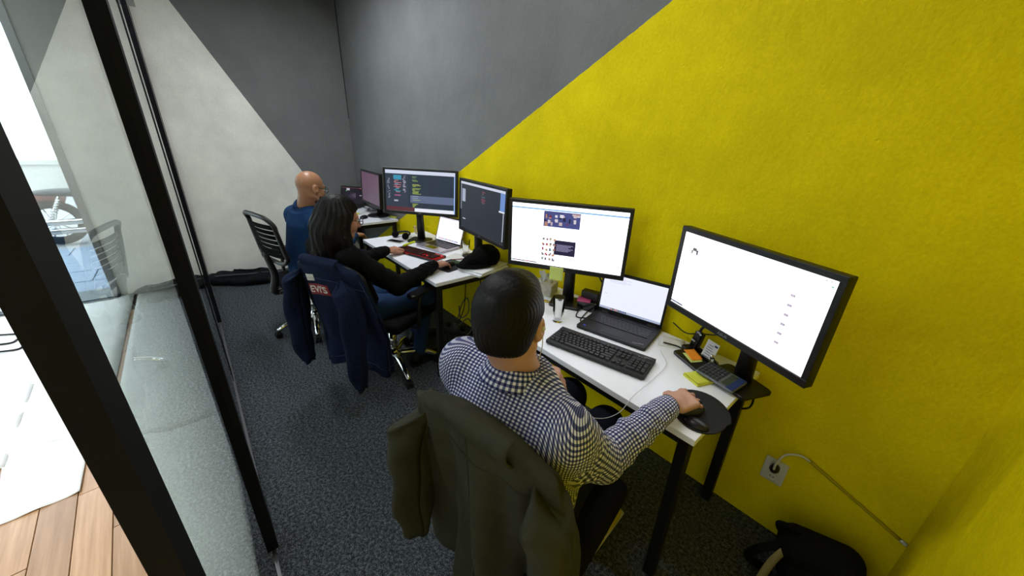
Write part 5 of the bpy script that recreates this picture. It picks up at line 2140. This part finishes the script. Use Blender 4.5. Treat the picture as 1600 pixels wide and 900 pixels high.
# ------------------------------------------------------------------ man in the checked shirt (nearest)
p = Person((4.44, -1.06), 102, 'man in a blue checked shirt at the nearest desk, seen from behind')
H = p.L((4.42, -1.115, 1.175))
Ah = rotm((-8, 0, 20))
shR, shL = np.array((0.172, -0.085, 0.955)), np.array((-0.180, -0.058, 0.985))
elR, wrR = p.L((4.630, -0.925, 0.750)), p.L((4.662, -0.605, 0.800))
wrL, elL = p.L((4.200, -0.785, 0.790)), np.array((-0.250, 0.05, 0.78))
hipR, hipL = np.array((0.095, 0.0, 0.54)), np.array((-0.095, 0.0, 0.54))
knR, knL = p.L((4.44, -0.60, 0.55)), p.L((4.255, -0.615, 0.585))
anR, anL = p.L((4.51, -0.66, 0.10)), p.L((4.22, -0.55, 0.10))
hdR = frame_from(p.D((0.18, 0.97, -0.12)), p.D((0.10, 0.05, 1)))
hdL = frame_from(p.D((0.82, 0.45, -0.32)), p.D((0.3, 0.2, 0.9)))
neck0, neck1 = np.array((0.0, -0.035, 1.02)), H + Ah @ np.array((0, -0.025, -0.05))


def body(s):
    head_prims(s, H, Ah)
    s.cone(neck0, neck1, 0.060, 0.055, k=0.03)
    s.loft([(0.47, 0, 0.0, 0.15, 0.10), (0.60, 0, 0.0, 0.145, 0.095), (0.80, 0, -0.035, 0.145, 0.095), (0.95, 0, -0.05, 0.16, 0.09), (1.02, 0, -0.045, 0.11, 0.07)], k=0.03)
    for a, b, c in ((shR, elR, wrR), (shL, elL, wrL)):
        s.cone(a, b, 0.048, 0.040, k=0.03)
        s.cone(b, c, 0.038, 0.025, k=0.02)
    for a, b, c in ((hipR, knR, anR), (hipL, knL, anL)):
        s.cone(a, b, 0.072, 0.052, k=0.03)
        s.cone(b, c, 0.050, 0.036, k=0.02)
    hand_prims(s, wrR + hdR @ np.array((0, 0.012, 0)), hdR, 1, [(0.22, 0.50, 0.35), (0.25, 0.55, 0.35), (0.30, 0.60, 0.35), (0.36, 0.60, 0.35)], thumb=(0.55, 0.80, -0.30), scale=1.08, spread=0.13)
    hand_prims(s, wrL + hdL @ np.array((0, 0.012, 0)), hdL, -1, [0.4, 0.45, 0.5, 0.55], thumb=(0.35, 0.9, -0.4))


s = SDF(0.0037)
body(s)
s.mesh('body', 'skin_a', p.root)
eyes(H, Ah, p.root)
# short dark hair
P_ = lambda x, y, z: H + Ah @ np.array((x, y, z))
s = SDF(0.004)
s.ell(P_(0, -0.016, 0.034), (0.088, 0.107, 0.096), Ah, k=0.02)
s.ell(P_(0, -0.045, -0.025), (0.068, 0.068, 0.080), Ah, k=0.03)
s.ell(P_(0, 0.05, 0.085), (0.055, 0.05, 0.036), Ah, k=0.03)
s.rbox(P_(0, 0.13, -0.035), (0.12, 0.09, 0.09), Ah, 0.02, op='s', k=0.02)
s.rbox(P_(0, 0.0, -0.155), (0.2, 0.2, 0.072), Ah @ rotm((-10, 0, 0)), 0.01, op='s', k=0.02)
for q in (-1, 1):
    s.ell(P_(q * 0.098, 0.002, -0.022), (0.036, 0.036, 0.048), Ah, op='s', k=0.012)


def hairdisp(V):
    d = V - P_(0.01, -0.06, 0.10)
    r = np.linalg.norm(d, axis=1)
    a = np.arctan2(d[:, 1], d[:, 0])
    n = d / np.maximum(r, 1e-6)[:, None]
    c = V - P_(0, -0.02, 0.02)
    c = c / np.linalg.norm(c, axis=1)[:, None]
    return V + c * (0.0009 * np.sin(a * 34 + 6 * np.sin(r * 60)))[:, None]


s.mesh('hair', 'hair_a', p.root, disp=hairdisp)
# shirt
arms = [(shR, elR, wrR), (shL, elL, wrL)]
s = SDF(0.0055)
s.loft([(0.46, 0, 0.010, 0.185, 0.130), (0.58, 0, 0.005, 0.182, 0.128), (0.72, 0.008, -0.035, 0.195, 0.128), (0.86, 0.010, -0.070, 0.202, 0.126), (0.95, 0.004, -0.066, 0.190, 0.116), (1.00, 0, -0.052, 0.135, 0.094), (1.045, 0, -0.035, 0.082, 0.078)], k=0.05)
for a, b, c in arms:
    s.cone(np.array((a[0] * 0.35, -0.05, 0.995)), a, 0.048, 0.060, k=0.05)
    s.cone(a, b, 0.070, 0.062, k=0.045)
    d = (c - b)
    s.cone(b, b + d * 0.86, 0.060, 0.043, k=0.02)
    s.cone(b + d * 0.84, b + d * 0.95, 0.041, 0.040, k=0.008)
s.cone(neck0 + np.array((0, 0.005, -0.03)), neck1 + np.array((0, 0, 0.06)), 0.058, 0.052, op='s', k=0.006)
s.mesh('shirt', 'gingham', p.root, attr=weave_attr((0, -0.055), arms), disp=arm_ripple(arms, 0.0045))


# collar: stand and fold
def collar(u, v):
    a = 2 * PI * (u - 0.5) * 0.93 - PI / 2
    if v < 0.45:
        q = v / 0.45
        r, z = 0.066 - 0.003 * q, 1.026 + 0.045 * q
    else:
        q = (v - 0.45) / 0.55
        r, z = 0.063 + 0.026 * q, 1.071 - 0.040 * q + 0.004 * math.sin(PI * q)
    c = neck0 * (1 - 0.4) + neck1 * 0.4
    return (c[0] * 0.6 + r * 1.04 * math.cos(a), c[1] - 0.006 + (z - 1.03) * 0.35 + r * math.sin(a), z - 0.016 * math.sin(a) - 0.012)


co_ = grid_mesh('collar', 60, 12, collar, 'gingham', p.root, 0.0025)
n_ = len(co_.data.vertices)
att = co_.data.attributes.new('weave', 'FLOAT_VECTOR', 'POINT')
att.data.foreach_set('vector', np.array([((i % 60) / 59 * 0.41, (i // 60) / 11 * 0.09, 0) for i in range(n_)], np.float32).ravel())
# trousers
s = SDF(0.009)
s.loft([(0.46, 0, 0.01, 0.17, 0.12), (0.58, 0, 0.005, 0.16, 0.11)], k=0.04)
for a, b, c in ((hipR, knR, anR), (hipL, knL, anL)):
    s.cone(a, b, 0.092, 0.072, k=0.04)
    s.cone(b, c, 0.068, 0.055, k=0.03)
s.mesh('trousers', 'jeans_navy', p.root)


def shoe(parent, an, fwd, m1, m2, m3):
    A = frame_from(fwd, (0, 0, 1))
    an = np.array((an[0], an[1], 0.0))
    Q = lambda x, y, z: an + A @ np.array((x, y, z))
    s = SDF(0.006)
    s.ell(Q(0, 0.02, 0.045), (0.042, 0.09, 0.045), A, k=0.03)
    s.ell(Q(0, 0.12, 0.035), (0.046, 0.085, 0.032), A, k=0.03)
    s.cone(Q(0, -0.02, 0.06), Q(0, -0.01, 0.10), 0.042, 0.042, k=0.03)
    s.rbox(Q(0, 0, -0.1 + 0.012), (0.3, 0.4, 0.1), A, 0.001, op='s', k=0.002)
    sh = s.mesh('shoe', m1, parent)
    s = SDF(0.005)
    s.rbox(Q(0, 0.055, 0.012), (0.044, 0.145, 0.012), A, 0.011, k=0.01)
    s.mesh('sole', m2, sh)
    bm = BM()
    for i in range(4):
        tube(bm, [Q(-0.022, 0.06 + 0.018 * i, 0.082 - 0.007 * i), Q(0.0, 0.06 + 0.018 * i, 0.090 - 0.008 * i), Q(0.022, 0.06 + 0.018 * i, 0.082 - 0.007 * i)], 0.003, 6)
    obj('laces', bm, m3, sh)


shoe(p.root, anR, p.D((-0.1, 1, 0)), 'shoe_yellow', 'shoe_white', 'shoe_black')
shoe(p.root, anL, p.D((-0.3, 1, 0)), 'shoe_yellow', 'shoe_white', 'shoe_black')
# bracelet on the right wrist, watch on the left
def band(name, c, ax, r, th, m_, parent):
    A = frame_from(ax, (0.1, 0.2, 1))
    bm = BM()
    tube(bm, [Vector(np.array(c) + A @ np.array((r * 1.12 * math.cos(a), 0, r * math.sin(a)))) for a in np.linspace(0, 2 * PI, 29)], th, 8)
    o = obj(name, bm, m_, parent, smooth=True)
    return o, A


band('bracelet', wrR + hdR @ np.array((0, -0.002, 0)), hdR[:, 1], 0.029, 0.0055, 'rubber', p.root)
wo, wa = band('wristwatch', wrL + hdL @ np.array((0, 0.002, 0)), hdL[:, 1], 0.0275, 0.005, 'alu_grey', p.root)
bm = BM()
lathe(bm, [(0.017, 0), (0.018, 0.006), (0.014, 0.009)], 20, Matrix.Translation(Vector(wrL + hdL @ np.array((0, 0.002, 0.026)))) @ Matrix(hdL.tolist()).to_4x4())
obj('watch_face', bm, 'chrome', wo, smooth=True)
# white earphone cord
bm = BM()
tube(bm, smoothpath([P_(0.088, 0.004, -0.010), P_(0.090, 0.010, -0.06), P_(0.080, 0.05, -0.13), p.L((4.40, -0.92, 0.90)), p.L((4.42, -0.86, 0.82)), p.L((4.43, -0.80, 0.72)), p.L((4.47, -0.70, 0.66)), p.L((4.52, -0.66, 0.70)), p.L((4.53, -0.60, 0.748)), p.L((4.52, -0.45, 0.746)), p.L((4.50, -0.30, 0.745)), p.L((4.43, -0.22, 0.748))], 8), 0.0013, 6)
ec = obj('earphone_cord', bm, 'cable_white', p.root, smooth=True)
bm = BM()
tube(bm, smoothpath([P_(-0.086, 0.008, -0.010), P_(-0.086, 0.02, -0.06), P_(-0.03, 0.07, -0.16), p.L((4.39, -0.93, 0.91)), p.L((4.40, -0.92, 0.90))], 8), 0.0018, 6)
obj('earphone_cord', bm, 'cable_white', p.root, smooth=True)
for q in (-1, 1):
    bm = BM()
    sphere(bm, P_(q * 0.089, 0.0, -0.008), 0.007, 10)
    obj('earbud', bm, 'white_plastic', ec, smooth=True)

# ------------------------------------------------------------------ woman in black
p = Person((2.76, -0.93), 106, 'woman with long dark hair in a black sweater at the middle desk')
H = p.L((2.880, -1.060, 1.148))
Ah = rotm((-12, 0, -14))
shR, shL = p.L((3.005, -1.065, 0.945)), p.L((2.685, -1.150, 0.955))
shM = (shR + shL) / 2
wrR, wrL = p.L((2.950, -0.520, 0.790)), p.L((2.450, -0.645, 0.788))
elR, elL = p.L((3.05, -0.83, 0.745)), p.L((2.55, -0.92, 0.77))
hipR, hipL = np.array((0.09, -0.02, 0.53)), np.array((-0.09, -0.02, 0.53))
knR, knL = p.L((2.86, -0.55, 0.55)), p.L((2.60, -0.53, 0.55))
anR, anL = p.L((2.84, -0.62, 0.10)), p.L((2.55, -0.50, 0.10))
hdR = frame_from(p.D((-0.22, 0.95, -0.12)), (0, 0.1, 1))
hdL = frame_from(p.D((-0.25, 0.96, -0.10)), (0.1, 0.1, 1))
neck0, neck1 = shM + np.array((0, 0, 0.04)), H + Ah @ np.array((0, -0.03, -0.05))
s = SDF(0.005)
head_prims(s, H, Ah, slim=0.95)
s.cone(neck0, neck1, 0.050, 0.045, k=0.03)
cy = shM[1]
lv = [(0.47, 0, -0.03, 0.14, 0.10), (0.60, shM[0] * .3, -0.03 + (cy + .03) * .3, 0.125, 0.09), (0.80, shM[0] * .7, -0.03 + (cy + .03) * .75, 0.125, 0.09), (0.93, shM[0], cy, 0.13, 0.08), (0.99, shM[0], cy, 0.08, 0.06)]
s.loft(lv, k=0.03)
for a, b, c in ((shR, elR, wrR), (shL, elL, wrL)):
    s.cone(a, b, 0.040, 0.034, k=0.03)
    s.cone(b, c, 0.032, 0.022, k=0.02)
for a, b, c in ((hipR, knR, anR), (hipL, knL, anL)):
    s.cone(a, b, 0.070, 0.048, k=0.03)
    s.cone(b, c, 0.046, 0.034, k=0.02)
hand_prims(s, wrR + hdR @ np.array((0, 0.010, 0)), hdR, 1, [(0.35, 0.5, 0.3), (0.4, 0.5, 0.3), (0.4, 0.55, 0.3), (0.5, 0.5, 0.3)], thumb=(0.5, 0.8, -0.3), scale=0.94)
hand_prims(s, wrL + hdL @ np.array((0, 0.010, 0)), hdL, -1, [(0.15, 0.45, 0.4), (0.2, 0.4, 0.3), (0.25, 0.4, 0.3), (0.3, 0.4, 0.3)], thumb=(0.35, 0.9, -0.1), scale=0.97, spread=0.1)
s.mesh('body', 'skin_b', p.root)
eyes(H, Ah, p.root)
spectacles(H, Ah, p.root, 0.95)
P_ = lambda x, y, z: H + Ah @ np.array((x, y, z))
s = SDF(0.006)
s.ell(P_(0, -0.018, 0.034), (0.090, 0.110, 0.098), Ah, k=0.03)
s.ell(P_(0, -0.055, -0.045), (0.094, 0.070, 0.115), Ah, k=0.04)
for q in (-1, 1):
    s.cone(P_(q * 0.080, -0.01, 0.02), P_(q * 0.090, 0.005, -0.13), 0.032, 0.034, k=0.04)
    s.cone(P_(q * 0.090, 0.0, -0.11), P_(q * 0.085, 0.03, -0.23), 0.036, 0.018, k=0.04)
    s.cone(P_(q * 0.055, -0.07, -0.08), P_(q * 0.060, -0.060, -0.25), 0.055, 0.028, k=0.05)
s.cone(P_(0, -0.085, -0.05), P_(0, -0.085, -0.27), 0.062, 0.028, k=0.05)
s.rbox(P_(0, 0.115, -0.06), (0.068, 0.10, 0.115), Ah, 0.04, op='s', k=0.02)


def hair2(V):
    c = V - P_(0, -0.02, 0.06)
    a = np.arctan2(c[:, 0], c[:, 1])
    n = np.stack([np.sin(a), np.cos(a), 0 * a], 1)
    return V + n * (0.003 * np.sin(a * 23 + 9 * V[:, 2] + 2 * np.sin(V[:, 2] * 22)) + 0.0015 * np.sin(a * 51 + V[:, 2] * 17))[:, None]


s.mesh('hair', 'hair_b', p.root, disp=hair2)
arms = [(shR, elR, wrR), (shL, elL, wrL)]
s = SDF(0.008)
s.loft([(z, x, y, a + 0.028, b + 0.028) for z, x, y, a, b in lv], k=0.05)
for a, b, c in arms:
    s.cone(shM + (a - shM) * 0.35 + np.array((0, 0, 0.02)), a, 0.045, 0.054, k=0.05)
    s.cone(a, b, 0.064, 0.060, k=0.045)
    d = c - b
    s.cone(b, b + d * 0.82, 0.058, 0.043, k=0.02)
    s.cone(b + d * 0.80, b + d * 0.96, 0.044, 0.037, k=0.01)
s.cone(neck0 + np.array((0, 0, -0.02)), neck1 + np.array((0, 0, 0.05)), 0.050, 0.045, op='s', k=0.006)
s.mesh('sweater', 'knit_black', p.root, disp=arm_ripple(arms, 0.004))
s = SDF(0.009)
s.loft([(0.45, 0, -0.03, 0.165, 0.125), (0.60, 0, -0.04, 0.15, 0.115)], k=0.04)
for a, b, c in ((hipR, knR, anR), (hipL, knL, anL)):
    s.cone(a, b, 0.086, 0.066, k=0.04)
    s.cone(b, c, 0.060, 0.048, k=0.03)
s.mesh('jeans', 'jeans_blue', p.root)
shoe(p.root, anR, p.D((-0.1, 1, 0)), 'shoe_black', 'rubber', 'shoe_black')
shoe(p.root, anL, p.D((-0.2, 1, 0)), 'shoe_black', 'rubber', 'shoe_black')

# ------------------------------------------------------------------ bald man in blue
p = Person((1.80, -1.03), 104, 'bald man with glasses and beard in a blue sweater at the far desk')
H = p.L((1.930, -0.975, 1.200))
Ah = rotm((-14, 0, 4))
shM = p.L((1.885, -1.035, 0.985))
shR, shL = shM + np.array((0.175, 0.01, -0.02)), shM + np.array((-0.175, 0.0, -0.015))
wrR, wrL = p.L((1.66, -0.62, 0.73)), p.L((1.36, -0.62, 0.78))
elR, elL = shR + np.array((0.06, 0.08, -0.26)), shL + np.array((-0.05, 0.10, -0.25))
hipR, hipL = np.array((0.095, -0.02, 0.54)), np.array((-0.095, -0.02, 0.54))
knR, knL = np.array((0.12, 0.42, 0.56)), np.array((-0.14, 0.42, 0.56))
anR, anL = np.array((0.13, 0.40, 0.10)), np.array((-0.16, 0.48, 0.10))
hdR = frame_from(p.D((-0.5, 0.8, -0.15)), (0, 0.1, 1))
hdL = frame_from(p.D((-0.5, 0.8, -0.1)), (0, 0.1, 1))
neck0, neck1 = shM + np.array((0, 0.0, 0.03)), H + Ah @ np.array((0, -0.025, -0.05))
s = SDF(0.005)
head_prims(s, H, Ah, slim=1.02)
s.cone(neck0, neck1, 0.060, 0.056, k=0.03)
lv = [(0.47, 0, -0.04, 0.15, 0.10), (0.70, shM[0] * .5, -0.05, 0.145, 0.10), (0.93, shM[0], shM[1], 0.155, 0.09), (1.02, shM[0], shM[1], 0.09, 0.06)]
s.loft(lv, k=0.03)
for a, b, c in ((shR, elR, wrR), (shL, elL, wrL)):
    s.cone(a, b, 0.046, 0.038, k=0.03)
    s.cone(b, c, 0.036, 0.025, k=0.02)
for a, b, c in ((hipR, knR, anR), (hipL, knL, anL)):
    s.cone(a, b, 0.072, 0.052, k=0.03)
    s.cone(b, c, 0.050, 0.036, k=0.02)
hand_prims(s, wrR, hdR, 1, [0.35, 0.4, 0.4, 0.45])
hand_prims(s, wrL, hdL, -1, [0.35, 0.4, 0.4, 0.45])
s.mesh('body', 'skin_c', p.root)
eyes(H, Ah, p.root)
spectacles(H, Ah, p.root, 1.02)
P_ = lambda x, y, z: H + Ah @ np.array((x, y, z))
s = SDF(0.004)
s.ell(P_(0, 0.030, -0.060), (0.066, 0.072, 0.058), Ah, k=0.02)
s.ell(P_(0, 0.060, -0.098), (0.034, 0.034, 0.026), Ah, k=0.02)
s.rbox(P_(0, 0.0, 0.02), (0.2, 0.2, 0.058), Ah @ rotm((14, 0, 0)), 0.01, op='s', k=0.015)
s.rbox(P_(0, -0.10, -0.06), (0.2, 0.095, 0.2), Ah, 0.01, op='s', k=0.015)
s.ell(P_(0, 0.10, -0.060), (0.024, 0.022, 0.012), Ah, op='s', k=0.008)
s.mesh('beard', 'beard', p.root)
bm = BM()
for q in (-1, 1):
    tube(bm, smoothpath([P_(q * 0.014, 0.094, 0.022), P_(q * 0.03, 0.094, 0.027), P_(q * 0.05, 0.082, 0.022)], 4), 0.0035, 6)
obj('eyebrows', bm, 'beard', p.root, smooth=True)
arms = [(shR, elR, wrR), (shL, elL, wrL)]
s = SDF(0.008)
s.loft([(z, x, y, a + 0.026, b + 0.028) for z, x, y, a, b in lv], k=0.05)
for a, b, c in arms:
    s.cone(shM + (a - shM) * 0.35 + np.array((0, 0, 0.02)), a, 0.050, 0.060, k=0.05)
    s.cone(shM + (a - shM) * 0.12 + np.array((0, 0.0, 0.075)), shM + (a - shM) * 0.75 + np.array((0, 0, 0.012)), 0.056, 0.045, k=0.05)
    s.cone(a, b, 0.066, 0.058, k=0.045)
    d = c - b
    s.cone(b, b + d * 0.94, 0.055, 0.042, k=0.02)
s.cone(neck0 + np.array((0, 0, -0.03)), neck1 + np.array((0, 0, 0.05)), 0.062, 0.058, op='s', k=0.006)
s.mesh('sweater', 'knit_blue', p.root, disp=arm_ripple(arms, 0.006))
s = SDF(0.009)
s.loft([(0.45, 0, -0.03, 0.17, 0.125), (0.60, 0, -0.04, 0.16, 0.115)], k=0.04)
for a, b, c in ((hipR, knR, anR), (hipL, knL, anL)):
    s.cone(a, b, 0.090, 0.070, k=0.04)
    s.cone(b, c, 0.066, 0.053, k=0.03)
s.mesh('trousers', 'jeans_navy', p.root)
shoe(p.root, anR, (0, 1, 0), 'shoe_black', 'rubber', 'shoe_black')
shoe(p.root, anL, (-0.1, 1, 0), 'shoe_black', 'rubber', 'shoe_black')
